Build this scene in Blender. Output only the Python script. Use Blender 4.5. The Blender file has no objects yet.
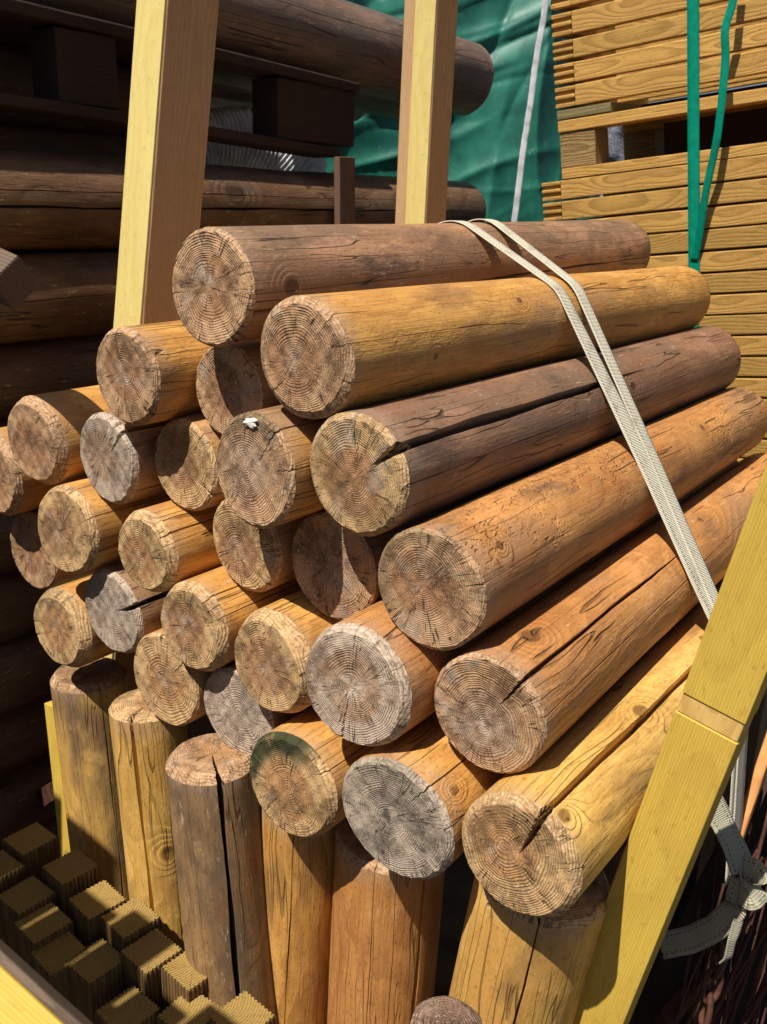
import bpy, math, random
import numpy as np
from mathutils import Matrix, Vector

# ------------------------------------------------------------------ camera
F, CX, CY = 930.0, 383.5, 512.0
H = 1.9                                   # camera height above the yard
ydir = np.array([1165-CX, -(235-CY), F]); ydir /= np.linalg.norm(ydir)
_dx = 300-CX
_b = (-(F*F)-_dx*(1165-CX))/(-(235-CY))
_d = -np.array([_dx, _b, F]); zdir = _d-ydir*(_d@ydir); zdir /= np.linalg.norm(zdir)
xdir = np.cross(zdir, ydir); xdir *= np.sign(xdir[0])
M = np.array([xdir, ydir, zdir])          # world <- camera (x right, y up, z forward)
CAM = np.array([0, 0, H])
def ray(px, py): return M@(np.array([px-CX, -(py-CY), F])/F)
def on_y(px, py, y): r = ray(px, py); return CAM+r*(y/r[1])
def on_x(px, py, x): r = ray(px, py); return CAM+r*(x/r[0])
def on_z(px, py, z): r = ray(px, py); return CAM+r*((z-H)/r[2])
def at_d(px, py, d): return CAM+ray(px, py)*d
def c2w(v): return M@np.array(v, float)

sc = bpy.context.scene
COL = sc.collection
cd = bpy.data.cameras.new('camera'); cam = bpy.data.objects.new('camera', cd); COL.objects.link(cam)
R3 = Matrix([list(M@np.array(v)) for v in ((1, 0, 0), (0, 1, 0), (0, 0, -1))]).transposed()
cam.matrix_world = Matrix.Translation(CAM)@R3.to_4x4()
cd.sensor_fit = 'VERTICAL'; cd.sensor_height = 24; cd.lens = 24*F/1024
cd.clip_start = 0.02; cd.clip_end = 500
cd.dof.use_dof = True; cd.dof.focus_distance = 1.15; cd.dof.aperture_fstop = 9.0
sc.camera = cam

# ------------------------------------------------------------------ light
SUN = np.array([0.02, 0.50, -0.86]); SUN /= np.linalg.norm(SUN)     # direction the light travels
w = bpy.data.worlds.new('World'); sc.world = w; w.use_nodes = True
nt = w.node_tree; bg = nt.nodes['Background']
sky = nt.nodes.new('ShaderNodeTexSky'); sky.sky_type = 'NISHITA'; sky.sun_disc = False
sky.sun_elevation = math.asin(-SUN[2]); sky.sun_rotation = math.atan2(-SUN[0], -SUN[1])
nt.links.new(sky.outputs[0], bg.inputs[0]); bg.inputs[1].default_value = 0.05
sd = bpy.data.lights.new('sun', 'SUN'); sd.energy = 5.0; sd.angle = math.radians(0.5); sd.color = (1, 0.93, 0.82)
so = bpy.data.objects.new('sun', sd); COL.objects.link(so)
so.rotation_euler = Vector(SUN).to_track_quat('-Z', 'Y').to_euler()
sc.view_settings.view_transform = 'Standard'; sc.view_settings.look = 'None'
sc.view_settings.exposure = 0.42; sc.view_settings.gamma = 1.0

rng = np.random.default_rng(11)
random.seed(5)

# ------------------------------------------------------------------ node helpers
class G:
    def __init__(s, name):
        s.m = bpy.data.materials.new(name); s.m.use_nodes = True
        s.t = s.m.node_tree; s.b = s.t.nodes['Principled BSDF']; s.b.inputs['Roughness'].default_value = .75
        s.b.inputs['Specular IOR Level'].default_value = .25
    def n(s, typ, **k):
        o = s.t.nodes.new(typ)
        for a, v in k.items(): setattr(o, a, v)
        return o
    def put(s, sock, v):
        if hasattr(v, 'is_output'): s.t.links.new(v, sock)
        else: sock.default_value = v
    def math(s, op, a, b=0.0, c=0.0):
        o = s.n('ShaderNodeMath', operation=op); s.put(o.inputs[0], a); s.put(o.inputs[1], b); s.put(o.inputs[2], c); return o.outputs[0]
    def vm(s, op, a, b=(0, 0, 0)):
        o = s.n('ShaderNodeVectorMath', operation=op); s.put(o.inputs[0], a); s.put(o.inputs[1], b)
        return o.outputs['Value' if op in ('LENGTH', 'DISTANCE', 'DOT_PRODUCT') else 'Vector']
    def noise(s, vec, scale=1.0, detail=2.0, rough=.5, dist=0.0, color=False):
        o = s.n('ShaderNodeTexNoise'); s.put(o.inputs['Vector'], vec); o.inputs['Scale'].default_value = scale
        o.inputs['Detail'].default_value = detail; o.inputs['Roughness'].default_value = rough; o.inputs['Distortion'].default_value = dist
        return o.outputs['Color' if color else 'Fac']
    def sm(s, v, a, b, lo=0.0, hi=1.0):
        o = s.n('ShaderNodeMapRange', interpolation_type='SMOOTHSTEP'); s.put(o.inputs[0], v)
        for i, q in enumerate((a, b, lo, hi)): o.inputs[i+1].default_value = q
        return o.outputs[0]
    def mix(s, f, a, b, mode='MIX'):
        o = s.n('ShaderNodeMix', data_type='RGBA', blend_type=mode); s.put(o.inputs[0], f)
        for i, q in ((6, a), (7, b)): s.put(o.inputs[i], (*q, 1) if isinstance(q, tuple) and len(q) == 3 else q)
        return o.outputs[2]
    def sep(s, v):
        o = s.n('ShaderNodeSeparateXYZ'); s.put(o.inputs[0], v); return o.outputs
    def comb(s, x, y, z):
        o = s.n('ShaderNodeCombineXYZ')
        for i, q in enumerate((x, y, z)): s.put(o.inputs[i], q)
        return o.outputs[0]
    def obj(s): return s.n('ShaderNodeTexCoord').outputs['Object']
    def attr(s, nm):
        o = s.n('ShaderNodeAttribute'); o.attribute_name = nm; return o.outputs['Fac']
    def bump(s, h, dist, strength=1.0, normal=None):
        o = s.n('ShaderNodeBump'); s.put(o.inputs['Height'], h); o.inputs['Distance'].default_value = dist; o.inputs['Strength'].default_value = strength
        if normal is not None: s.put(o.inputs['Normal'], normal)
        return o.outputs[0]
    def out(s, col, rough=None, normal=None):
        s.put(s.b.inputs['Base Color'], (*col, 1) if isinstance(col, tuple) and len(col) == 3 else col)
        if rough is not None: s.put(s.b.inputs['Roughness'], rough)
        if normal is not None: s.put(s.b.inputs['Normal'], normal)
        return s.m

def wood_side(name, light, dark, seed=0.0, pith=(.006, .004), ring=.0042, weather=None, wamt=.5, stain=None, samt=0.0,
              checks=.6, ringc=.38, bumpd=.0012, rough=.42, endband=None, pits=0.0):
    """long grain: growth rings cut by the log's own surface, fibre streaks, drying checks, knots from the mesh"""
    g = G(name); o = g.vm('ADD', g.obj(), (0, seed*3.1, 0)); x, y, z = g.sep(o)[:3]
    # rings are cylinders round a wandering pith
    lo = g.noise(g.comb(g.math('MULTIPLY', x, 6.0), g.math('MULTIPLY', y, 4.2), g.math('MULTIPLY', z, 6.0)), 1, 2.5, .5, 0, True)
    wob = g.vm('SUBTRACT', lo, (.5, .5, .5))
    s = g.n('ShaderNodeVectorMath', operation='SCALE'); g.put(s.inputs[0], wob); s.inputs['Scale'].default_value = .035
    p = g.vm('ADD', g.comb(g.math('SUBTRACT', x, pith[0]), 0.0, g.math('SUBTRACT', z, pith[1])), g.vm('MULTIPLY', s.outputs[0], (1, 0, 1)))
    r = g.vm('LENGTH', p)
    kn = g.attr('knot')
    fine = g.noise(g.vm('MULTIPLY', o, (90, 7, 90)), 1, 3, .55)
    ph = g.math('ADD', g.math('DIVIDE', r, ring), g.math('ADD', g.math('MULTIPLY', kn, 4.5), g.math('MULTIPLY', fine, .55)))
    fr = g.math('FRACT', ph)
    late = g.math('MULTIPLY', g.sm(fr, .1, .8), g.sm(fr, 1.0, .82))
    fib = g.noise(g.vm('MULTIPLY', o, (420, 12, 420)), 1, 3, .65)
    blot = g.noise(g.vm('MULTIPLY', o, (9, 3.2, 9)), 1, 4, .6)
    col = g.mix(g.math('MULTIPLY', g.math('MULTIPLY', late, g.math('ADD', 1.0, g.math('MULTIPLY', kn, .8))), ringc), light, dark)
    mid = tuple(.55*a+.45*b for a, b in zip(light, dark))
    col = g.mix(g.sm(blot, .38, .66, 0, .55), col, mid)
    col = g.mix(g.sm(fib, .35, .7, 0, .38), col, tuple(q*.5 for q in dark))
    if weather:
        wn = g.noise(g.vm('MULTIPLY', g.vm('ADD', o, (3.7, 1.1, 8.2)), (7, 2.4, 7)), 1, 5, .62)
        wf = g.math('MULTIPLY', g.sm(wn, .60-.35*wamt, .74-.25*wamt), .85)
        col = g.mix(wf, col, g.mix(fib, tuple(q*.65 for q in weather), weather))
    if stain:
        sn = g.noise(g.vm('MULTIPLY', g.vm('ADD', o, (8.7, 5.1, 1.2)), (16, 5, 16)), 1, 4, .6)
        col = g.mix(g.math('MULTIPLY', g.sm(sn, .56, .68), samt), col, stain)
    # big soft patches: paler and redder wood
    pa = g.noise(g.vm('MULTIPLY', g.vm('ADD', o, (1.9, 7.3, 4.4)), (11, 4.5, 11)), 1, 5, .65)
    col = g.mix(g.sm(pa, .52, .66, 0, .45), col, tuple(min(1, q*w_) for q, w_ in zip(light, (1.3, 1.35, 1.5))))
    col = g.mix(g.sm(pa, .46, .32, 0, .55), col, tuple(q*w_ for q, w_ in zip(light, (.62, .48, .42))))
    # the last centimetres by the saw cut are bleached
    yr = g.sep(g.obj())[1]
    eb = g.sm(g.math('ADD', yr, g.math('MULTIPLY', g.math('SUBTRACT', pa, .5), .06)), .04, .012, 0, .35)
    col = g.mix(eb, col, (.40, .285, .20))
    # dark specks and dirt
    sp = g.noise(g.vm('MULTIPLY', o, (60, 34, 60)), 1, 4, .7)
    col = g.mix(g.sm(sp, .66, .8, 0, .45), col, tuple(q*.3 for q in dark))
    # knot core
    ko = g.attr('core')
    col = g.mix(g.math('MULTIPLY', g.sm(ko, .12, .5), .8), col, tuple(q*.38 for q in dark))
    # thin drying checks along the grain
    sc2 = g.n('ShaderNodeVectorMath', operation='SCALE'); g.put(sc2.inputs[0], wob); sc2.inputs['Scale'].default_value = .03
    wv = g.vm('MULTIPLY', g.vm('ADD', o, sc2.outputs[0]), (44, 1.0, 44))
    cn = g.noise(wv, 1, 1.5, .5)
    cm = g.noise(g.vm('MULTIPLY', o, (14, 5, 14)), 1, 1, .5)
    ck = g.math('MULTIPLY', g.sm(g.math('ABSOLUTE', g.math('SUBTRACT', cn, .5)), .012, .002), g.sm(cm, .47, .58))
    ck = g.math('MULTIPLY', ck, checks)
    col = g.mix(g.math('MULTIPLY', ck, .8), col, (.012, .007, .004))
    gr = g.noise(g.vm('MULTIPLY', o, (260, 120, 260)), 1, 3, .7)
    col = g.mix(g.sm(gr, .53, .70, 0, .5), col, tuple(q*.45 for q in dark))
    scf = g.noise(g.vm('MULTIPLY', g.vm('ADD', o, (6.1, 2.2, 3.3)), (150, 26, 150)), 1, 4, .75)
    col = g.mix(g.sm(scf, .60, .72, 0, .55), col, (.62, .47, .30))
    col = g.mix(g.sm(scf, .42, .30, 0, .4), col, tuple(q*.7 for q in dark))
    hgt = g.math('ADD', g.math('MULTIPLY', fib, .55), g.math('ADD', g.math('MULTIPLY', late, .35), g.math('MULTIPLY', gr, .35)))
    if pits:
        pn = g.noise(g.vm('MULTIPLY', o, (95, 50, 95)), 1, 2, .6)
        pm = g.noise(g.vm('MULTIPLY', o, (7, 3, 7)), 1, 2, .6)
        hgt = g.math('SUBTRACT', hgt, g.math('MULTIPLY', g.math('MULTIPLY', g.sm(pn, .54, .62), g.sm(pm, .48, .6)), pits))
    hgt = g.math('SUBTRACT', hgt, g.math('MULTIPLY', ck, 3.0))
    g.b.inputs['Specular IOR Level'].default_value = .42
    return g.out(col, g.math('ADD', rough, g.math('MULTIPLY', fib, .2)), g.bump(hgt, bumpd))

def wood_end(name, light, dark, heart, R, seed=0.0, pith=(.006, .004), ring=.0026, grey=(.41, .325, .25), gamt=.4, bumpd=.0016, moss=0.0, bright=0.0):
    """sawn end grain: rings standing proud, broken fibres, fine radial checks"""
    g = G(name); o = g.obj(); oo = g.vm('ADD', o, (seed*1.7, seed*3.1, seed*.9)); x, y, z = g.sep(o)[:3]
    px = g.math('SUBTRACT', x, pith[0]); pz = g.math('SUBTRACT', z, pith[1])
    d2 = g.noise(oo, 11, 2, .5); d3 = g.noise(oo, 45, 2, .5)
    r = g.vm('LENGTH', g.comb(px, 0.0, pz))
    rr = g.math('ADD', r, g.math('ADD', g.math('MULTIPLY', g.math('SUBTRACT', d2, .5), .03), g.math('MULTIPLY', g.math('SUBTRACT', d3, .5), .0035)))
    ph = g.math('DIVIDE', rr, ring)
    ph = g.math('ADD', ph, g.math('MULTIPLY', g.noise(g.comb(g.math('MULTIPLY', rr, 70.0), seed, 0.0), 1, 1), 2.2))
    fr = g.math('FRACT', ph)
    late = g.math('MULTIPLY', g.sm(fr, .2, .7), g.sm(fr, 1.0, .8))
    late = g.math('MULTIPLY', late, g.sm(g.noise(g.vm('ADD', oo, (3.3, 9.1, 5.2)), 24, 4, .65), .38, .56, .25, 1.0))
    brk = g.noise(oo, 330, 2, .7)
    brk2 = g.noise(oo, 120, 3, .7)
    big = g.noise(oo, 26, 4, .65)
    # radial rays
    ang = g.vm('NORMALIZE', g.comb(px, 0.0, pz))
    rn = g.noise(g.vm('ADD', g.vm('MULTIPLY', ang, (5.5, 5.5, 5.5)), g.comb(seed, g.math('MULTIPLY', r, 7.0), 0.0)), 1, 3, .55)
    rm = g.noise(g.vm('ADD', g.vm('MULTIPLY', ang, (2.2, 2.2, 2.2)), g.comb(seed+4, g.math('MULTIPLY', r, 45.0), 0.0)), 1, 2, .6)
    ray_ = g.math('MULTIPLY', g.sm(g.math('ABSOLUTE', g.math('SUBTRACT', rn, .5)), .0125, .003), g.sm(rm, .46, .56))
    sap = g.sm(g.math('ADD', r, g.math('MULTIPLY', g.math('SUBTRACT', big, .5), .014)), R*.52, R*.62)
    col = g.mix(sap, heart, light)
    col = g.mix(g.math('MULTIPLY', late, g.sm(brk2, .25, .6, .35, .8)), col, dark)
    col = g.mix(g.math('MULTIPLY', g.sm(big, .62-.3*gamt, .76-.2*gamt), .8), col, g.mix(brk2, tuple(q*.55 for q in grey), grey))
    dk = g.noise(g.vm('ADD', oo, (5.5, 2.2, 7.7)), 18, 5, .7)
    col = g.mix(g.sm(dk, .47, .63, 0, .7), col, tuple(q*.75 for q in dark))
    # pale crumbs of broken fibre on the ring ridges
    cr = g.math('MULTIPLY', g.sm(brk, .56, .70), g.sm(late, .2, .8, .3, 1.0))
    col = g.mix(g.math('MULTIPLY', cr, .7), col, (.70, .56, .42))
    col = g.mix(g.sm(brk2, .58, .74, 0, .6), col, tuple(q*.3 for q in dark))
    if bright:
        bn = g.noise(oo, 34, 4, .7)
        col = g.mix(g.math('MULTIPLY', g.math('MULTIPLY', g.sm(bn, .45, .62), g.sm(r, R*.45, R*.05)), bright*.8), col, (.66, .55, .43))
    col = g.mix(g.math('MULTIPLY', ray_, .85), col, (.014, .009, .005))
    rim = g.attr('rim')
    gm_ = g.noise(oo, 190, 3, .8)
    col = g.mix(g.math('MULTIPLY', rim, .2), col, tuple(min(1, q*1.25) for q in light))
    col = g.mix(g.math('MULTIPLY', rim, g.sm(gm_, .52, .62, 0, .55)), col, tuple(q*.7 for q in dark))
    col = g.mix(g.math('MULTIPLY', rim, g.sm(gm_, .44, .38, 0, .45)), col, (.66, .55, .41))
    if moss:
        mn = g.noise(oo, 14, 4, .6)
        mr = g.math('MULTIPLY', g.sm(r, R*.5, R*.8), g.sm(g.math('SUBTRACT', z, x), -R*.1, R*.75))
        col = g.mix(g.math('MULTIPLY', g.math('MULTIPLY', g.sm(mn, .34, .5), mr), moss), col, (.045, .048, .02))
    h = g.math('ADD', g.math('MULTIPLY', late, .42), g.math('ADD', g.math('MULTIPLY', brk, .55), g.math('MULTIPLY', brk2, .75)))
    h = g.math('SUBTRACT', h, g.math('MULTIPLY', rim, g.math('MULTIPLY', gm_, .35)))
    h = g.math('SUBTRACT', h, g.math('MULTIPLY', ray_, 1.4))
    return g.out(col, .85, g.bump(h, bumpd))

def plain(name, col, rough=.7, nscale=30, namt=.35, bumpd=.0005, metallic=0.0, col2=None, ndetail=4):
    g = G(name); o = g.obj(); n = g.noise(o, nscale, ndetail, .6)
    c = g.mix(g.sm(n, .35, .68, 0, 1), col, col2 if col2 else tuple(q*(1-namt) for q in col))
    g.b.inputs['Metallic'].default_value = metallic
    return g.out(c, rough, g.bump(n, bumpd))

# ------------------------------------------------------------------ object helpers
def tag(o, label=None, cat=None, group=None, kind=None):
    if label: o['label'] = label
    if cat: o['category'] = cat
    if group: o['group'] = group
    if kind: o['kind'] = kind
    return o
def empty(name, mat=None):
    o = bpy.data.objects.new(name, None); COL.objects.link(o); o.empty_display_size = .05
    if mat is not None: o.matrix_world = mat
    return o
def link(name, me, mat, parent=None, mw=None):
    o = bpy.data.objects.new(name, me); COL.objects.link(o)
    if mat is not None: me.materials.append(mat)
    if parent is not None: o.parent = parent
    if mw is not None: o.matrix_world = mw
    return o
def grid_mesh(name, V, wrap=True, attrs=None, cap_first=False, cap_last=False, smooth=True):
    """V: rows x cols x 3"""
    nr, nc, _ = V.shape
    i = np.arange(nr-1)[:, None]*nc; j = np.arange(nc if wrap else nc-1)[None, :]; j2 = (j+1) % nc
    q = np.stack([i+j, i+j2, i+nc+j2, i+nc+j], -1).reshape(-1, 4)
    verts = V.reshape(-1, 3); nv = len(verts); faces = q
    ex = []; ev = []
    if cap_first: ev.append(V[0].mean(0)); ex += [((k+1) % nc, k, nv+len(ev)-1) for k in range(nc)]
    if cap_last: ev.append(V[-1].mean(0)); b = (nr-1)*nc; ex += [(b+k, b+(k+1) % nc, nv+len(ev)-1) for k in range(nc)]
    if ev: verts = np.vstack([verts, ev])
    me = bpy.data.meshes.new(name)
    nq, ntr = len(faces), len(ex)
    me.vertices.add(len(verts)); me.vertices.foreach_set('co', verts.astype(np.float32).ravel())
    idx = np.concatenate([faces.ravel(), np.array(ex, int).ravel()]) if ntr else faces.ravel()
    me.loops.add(len(idx)); me.loops.foreach_set('vertex_index', idx.astype(np.int32))
    me.polygons.add(nq+ntr)
    st = np.concatenate([np.arange(nq)*4, nq*4+np.arange(ntr)*3]) if ntr else np.arange(nq)*4
    me.polygons.foreach_set('loop_start', st.astype(np.int32))
    me.update(calc_edges=True); me.validate()
    me.polygons.foreach_set('use_smooth', np.full(len(me.polygons), smooth))
    for k, a in (attrs or {}).items():
        at = me.attributes.new(k, 'FLOAT', 'POINT'); f = np.zeros(len(verts), np.float32); f[:a.size] = a.ravel(); at.data.foreach_set('value', f)
    return me
def frame(P0, P1, up=(0, 0, 1)):
    P0, P1, up = (np.array(q, float) for q in (P0, P1, up))
    y = P1-P0; L = np.linalg.norm(y); y /= L
    x = np.cross(y, up); x /= np.linalg.norm(x); z = np.cross(x, y)
    m = np.eye(4); m[:3, 0] = x; m[:3, 1] = y; m[:3, 2] = z; m[:3, 3] = P0
    return Matrix(m.tolist()), L

# ------------------------------------------------------------------ round timber
def round_pole(name, label, cat, group, P0, P1, R, seed, side, end, cracks=(), knots=(), cham=(.10, .10), minor=9, nth=150, ny=150,
               ybias=1.0, rings=34, tilt=(0, 0), lump=.014, face_label=None, far_cut=True, taper=0.0, part='shaft', up=(0, 0, 1)):
    """cracks: (angle, radius where it starts 0..1, half width m, depth m, length on the side m, drift). Angle 0 = local +x, pi/2 = up."""
    rg = np.random.default_rng(seed)
    mw, L = frame(P0, P1, up)
    cr = [dict(a=a % (2*math.pi), r0=r0, w=w_*(.6 if w_ < .003 else .85), d=d, l=min(l, L*1.02), dr=dr) for a, r0, w_, d, l, dr in cracks]
    tries = 0
    while len([c for c in cr if c.get('m')]) < minor and tries < 200:
        tries += 1; a = rg.uniform(0, 2*math.pi)
        if all(abs((a-c['a']+math.pi) % (2*math.pi)-math.pi) > .24 for c in cr):
            cr.append(dict(a=a, r0=rg.uniform(.45, .92), w=rg.uniform(.0002, .00042), d=rg.uniform(.003, .006), l=rg.uniform(.03, .4)*L, dr=rg.uniform(-.12, .12), m=1))
    cr.sort(key=lambda c: c['a'])
    # column layout
    cols = []; kinds = []
    for k, c in enumerate(cr):
        for q in range(-3, 4): cols.append((c['a'], k, q))
    base = np.linspace(0, 2*math.pi, nth, endpoint=False)
    base = [b for b in base if all(abs((b-c['a']+math.pi) % (2*math.pi)-math.pi) > .045 for c in cr)]
    items = [(a+q*1e-4, k, q) for a, k, q in cols]+[(b, -1, 0) for b in base]
    items.sort(key=lambda t: t[0])
    A = np.array([t[0] for t in items]); K = np.array([t[1] for t in items]); Q = np.array([t[2] for t in items]); nc = len(A)
    ca, cy_ = cham[0]*R, cham[1]*R
    # rows
    rr = np.linspace(.02, 1, rings)**.9*(R-ca)
    tt = np.array([.04, .2, .4, .6, .8, .95, 1.0])
    rows = [(r, 0.0, 0) for r in rr]+[(R-ca+ca*(t*1.06-.06*t*t), cy_*(.8*t+.2*t*t), 1) for t in tt]
    nface = len(rows)
    ys = cy_+(L-cy_-.012)*np.linspace(0, 1, ny)**ybias
    rows += [(R, yy, 2) for yy in ys[1:]]
    rows += [(R*.985, L-.004, 2), (R*.9, L, 3), (R*.45, L+.001, 3), (R*.05, L+.001, 3)]
    rows = rows; nr = len(rows)
    rad = np.array([r[0] for r in rows]); yy = np.array([r[1] for r in rows]); sec = np.array([r[2] for r in rows])
    wig = [rg.uniform(0, 6.28, 4) for _ in cr]
    TH = np.zeros((nr, nc)); DEP = np.zeros((nr, nc))
    prof = {-3: 0, -2: 0, -1: .82, 0: 1, 1: .82, 2: 0, 3: 0}
    for i in range(nr):
        anchors_i = []; anchors_a = []
        for k, c in enumerate(cr):
            s_side = max(0, yy[i]-cy_) if sec[i] >= 2 else 0.0
            wg = wig[k]
            th = c['a']
            amp = .032 if not c.get('m') else .02
            th += c['dr']*s_side/L*1.0 + amp*(.45*math.sin(9*s_side+wg[0])-.45*math.sin(wg[0])+.22*math.sin(31*s_side+wg[1])-.22*math.sin(wg[1])+.07*math.sin(120*s_side+wg[2]))
            if sec[i] < 2:
                q = rad[i]/R
                th += amp*.8*(math.sin(5*(1-q)+wg[3])-math.sin(wg[3]))+.012*math.sin(45*q+wg[0])
                wid = c['w']*max(0, (q-c['r0'])/(1-c['r0']))**.6 if q > c['r0'] else 0
                dep = c['d']*min(1, max(0, (q-c['r0'])/(1-c['r0'])*3))
            elif sec[i] == 2:
                e = max(0, 1-s_side/max(c['l'], 1e-3)); e = min(1, e*2.2)**.8
                mod = .75+.25*math.sin(23*s_side+wg[1])
                wid = c['w']*e*(.5+.5*mod if c['l'] < L*.95 else mod); dep = c['d']*min(1, e*1.5)
            else: wid = 0; dep = 0
            hw = min(wid/max(rad[i], 1e-4), .15); hw = max(hw, 1e-5)
            idx = np.where(K == k)[0]
            for q in idx:
                anchors_i.append(q); anchors_a.append(th+(hw*{-2: -1, -1: -.72, 0: 0, 1: .72, 2: 1}[int(Q[q])] if abs(Q[q]) < 3 else np.sign(Q[q])*(hw*1.05+min(.0004/max(rad[i], .004), .03))))
                DEP[i, q] = dep*prof[int(Q[q])] if wid > 0 else 0
        if anchors_i:
            od = np.argsort(anchors_i); ai = np.array(anchors_i)[od]; aa = np.array(anchors_a)[od]
            off = aa-A[ai]
            ai3 = np.concatenate([A[ai]-2*math.pi, A[ai], A[ai]+2*math.pi]); of3 = np.concatenate([off]*3)
            TH[i] = A+np.interp(A, ai3, of3)
        else: TH[i] = A
    # surface
    p1, p2, p3, p4 = rg.uniform(0, 6.28, 4)
    Y2 = yy[:, None]
    lumpf = 1+lump*(np.sin(2*TH+p1+1.1*Y2)+.5*np.sin(3*TH+p2-2.0*Y2)+.5*np.sin(6*Y2+p3+TH)+.25*np.sin(7*TH+p4+5*Y2)+.3*np.sin(17*Y2+p1))
    RR = rad[:, None]*lumpf*(1-taper*Y2/L)
    YY = np.repeat(Y2, nc, 1).copy()
    knot = np.zeros((nr, nc)); core = np.zeros((nr, nc))
    for (ka, ky, ks) in knots:
        dth = (TH-ka+math.pi) % (2*math.pi)-math.pi
        d2 = ((dth*R)**2+((YY-ky)*.8)**2)/(ks*ks)
        onside = (sec[:, None] >= 1)
        knot += np.exp(-d2/2.4)*onside; core += np.exp(-d2*3.2)*onside
        RR += (.05*ks*np.exp(-d2*1.2)-.16*ks*np.exp(-d2*7))*onside
    fc = (sec[:, None] == 0)
    nzr = .0008*np.sin(11*np.cos(TH)*RR/R*1.7+p1)*np.sin(9*np.sin(TH)*RR/R*1.5+p2)
    YY += fc*nzr
    chm = (sec[:, None] == 1)
    RR += chm*(rg.normal(0, .00022, (nr, nc)))
    rim = np.repeat(chm*1.0, nc, 1)
    # cut groove
    RR = RR-DEP*np.where(sec >= 2, 1.0, np.where(sec == 1, .6, 0.0))[:, None]*(sec[:, None] < 3)
    YY = YY+DEP*np.where(sec == 0, 1.0, np.where(sec == 1, .8, 0.0))[:, None]
    front = np.clip(1-YY/.03, 0, 1)*(sec[:, None] < 2)
    X_ = RR*np.cos(TH); Z_ = RR*np.sin(TH)
    YY = YY+(tilt[0]*X_+tilt[1]*Z_)*np.clip(1-YY/.15, 0, 1)
    V = np.stack([X_, YY, Z_], -1)
    root = empty(name, mw); tag(root, label, cat, group)
    s = grid_mesh(part, V[nface-1:], attrs=dict(knot=knot[nface-1:], core=core[nface-1:]), cap_last=True)
    so_ = link(part, s, side, root)
    e = grid_mesh('cut_end', V[:nface], attrs=dict(knot=knot[:nface], core=core[:nface], rim=rim[:nface]), cap_first=True)
    eo = link('cut_end', e, end, root)
    if face_label: eo['label'] = face_label
    return root

# ------------------------------------------------------------------ sawn timber
def board_mesh(w_, L, t, bev=.003, ny=60, seed=0, warp=.0012, nx=6, rough=.0, slit=None):
    """length along +y, width x, thickness z, origin in the middle of the near end"""
    rg = np.random.default_rng(seed); hw, ht = w_/2, t/2; b = min(bev, ht*.6)
    pts = []
    def side(a, c, n):
        for k in range(n): pts.append((a[0]+(c[0]-a[0])*k/n, a[1]+(c[1]-a[1])*k/n))
    cs = [(hw-b, -ht), (hw-.3*b, -ht+.3*b), (hw, -ht+b), (hw, ht-b), (hw-.3*b, ht-.3*b), (hw-b, ht), (-hw+b, ht), (-hw+.3*b, ht-.3*b), (-hw, ht-b), (-hw, -ht+b), (-hw+.3*b, -ht+.3*b), (-hw+b, -ht)]
    for k in range(12): side(cs[k], cs[(k+1) % 12], {2: 3, 5: nx, 8: 3, 11: nx}.get(k, 1))
    P = np.array(pts); n = len(P)
    ys = np.concatenate([[0, b*.6], np.linspace(b, L-b, ny), [L-b*.4, L]])
    V = np.zeros((len(ys), n, 3)); ph = rg.uniform(0, 6.28, 6)
    for i, y in enumerate(ys):
        sc_ = 1.0
        inset = b*.7 if i in (0, len(ys)-1) else 0
        V[i, :, 0] = P[:, 0]*(1-inset/hw)+warp*math.sin(y*5+ph[0]); V[i, :, 2] = P[:, 1]*(1-inset/ht)+warp*math.sin(y*4+ph[1]); V[i, :, 1] = y
    if rough: V += rg.normal(0, rough, V.shape)
    return grid_mesh('board', V, cap_first=True, cap_last=True, smooth=False)
def board(name, P0, P1, w_, t, mat, up=(0, 0, 1), parent=None, **k):
    mw, L = frame(P0, P1, up)
    me = board_mesh(w_, L, t, **k)
    o = link(name, me, mat)
    if parent is not None:
        o.parent = parent; o.matrix_parent_inverse = parent.matrix_world.inverted()
    o.matrix_world = mw
    return o
def tube_mesh(pts, r, n=10, closed=False, flat=None):
    pts = np.array(pts, float); m = len(pts)
    T = np.gradient(pts, axis=0)
    if closed: T = np.roll(pts, -1, 0)-np.roll(pts, 1, 0)
    T /= np.linalg.norm(T, axis=1)[:, None]
    u = np.array([.31, .2, .93]); U = []
    for t in T:
        u = u-t*(u@t); u /= np.linalg.norm(u); U.append(u)
    U = np.array(U); W = np.cross(T, U); a = np.linspace(0, 2*math.pi, n, endpoint=False)
    rr = np.broadcast_to(np.array(r, float), (m,))
    V = pts[:, None]+rr[:, None, None]*(U[:, None]*np.cos(a)[None, :, None]+W[:, None]*np.sin(a)[None, :, None])
    if closed: V = np.concatenate([V, V[:1]], 0)
    return grid_mesh('tube', V, cap_first=not closed, cap_last=not closed)
def smooth_path(pts, n):
    pts = np.array(pts, float); d = np.r_[0, np.cumsum(np.linalg.norm(np.diff(pts, axis=0), axis=1))]
    s = np.linspace(0, d[-1], n); P = np.stack([np.interp(s, d, pts[:, k]) for k in range(pts.shape[1])], 1)
    for _ in range(max(1, n//len(pts)//2)):
        P[1:-1] = (P[:-2]+P[1:-1]*2+P[2:])/4
    return P
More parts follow.
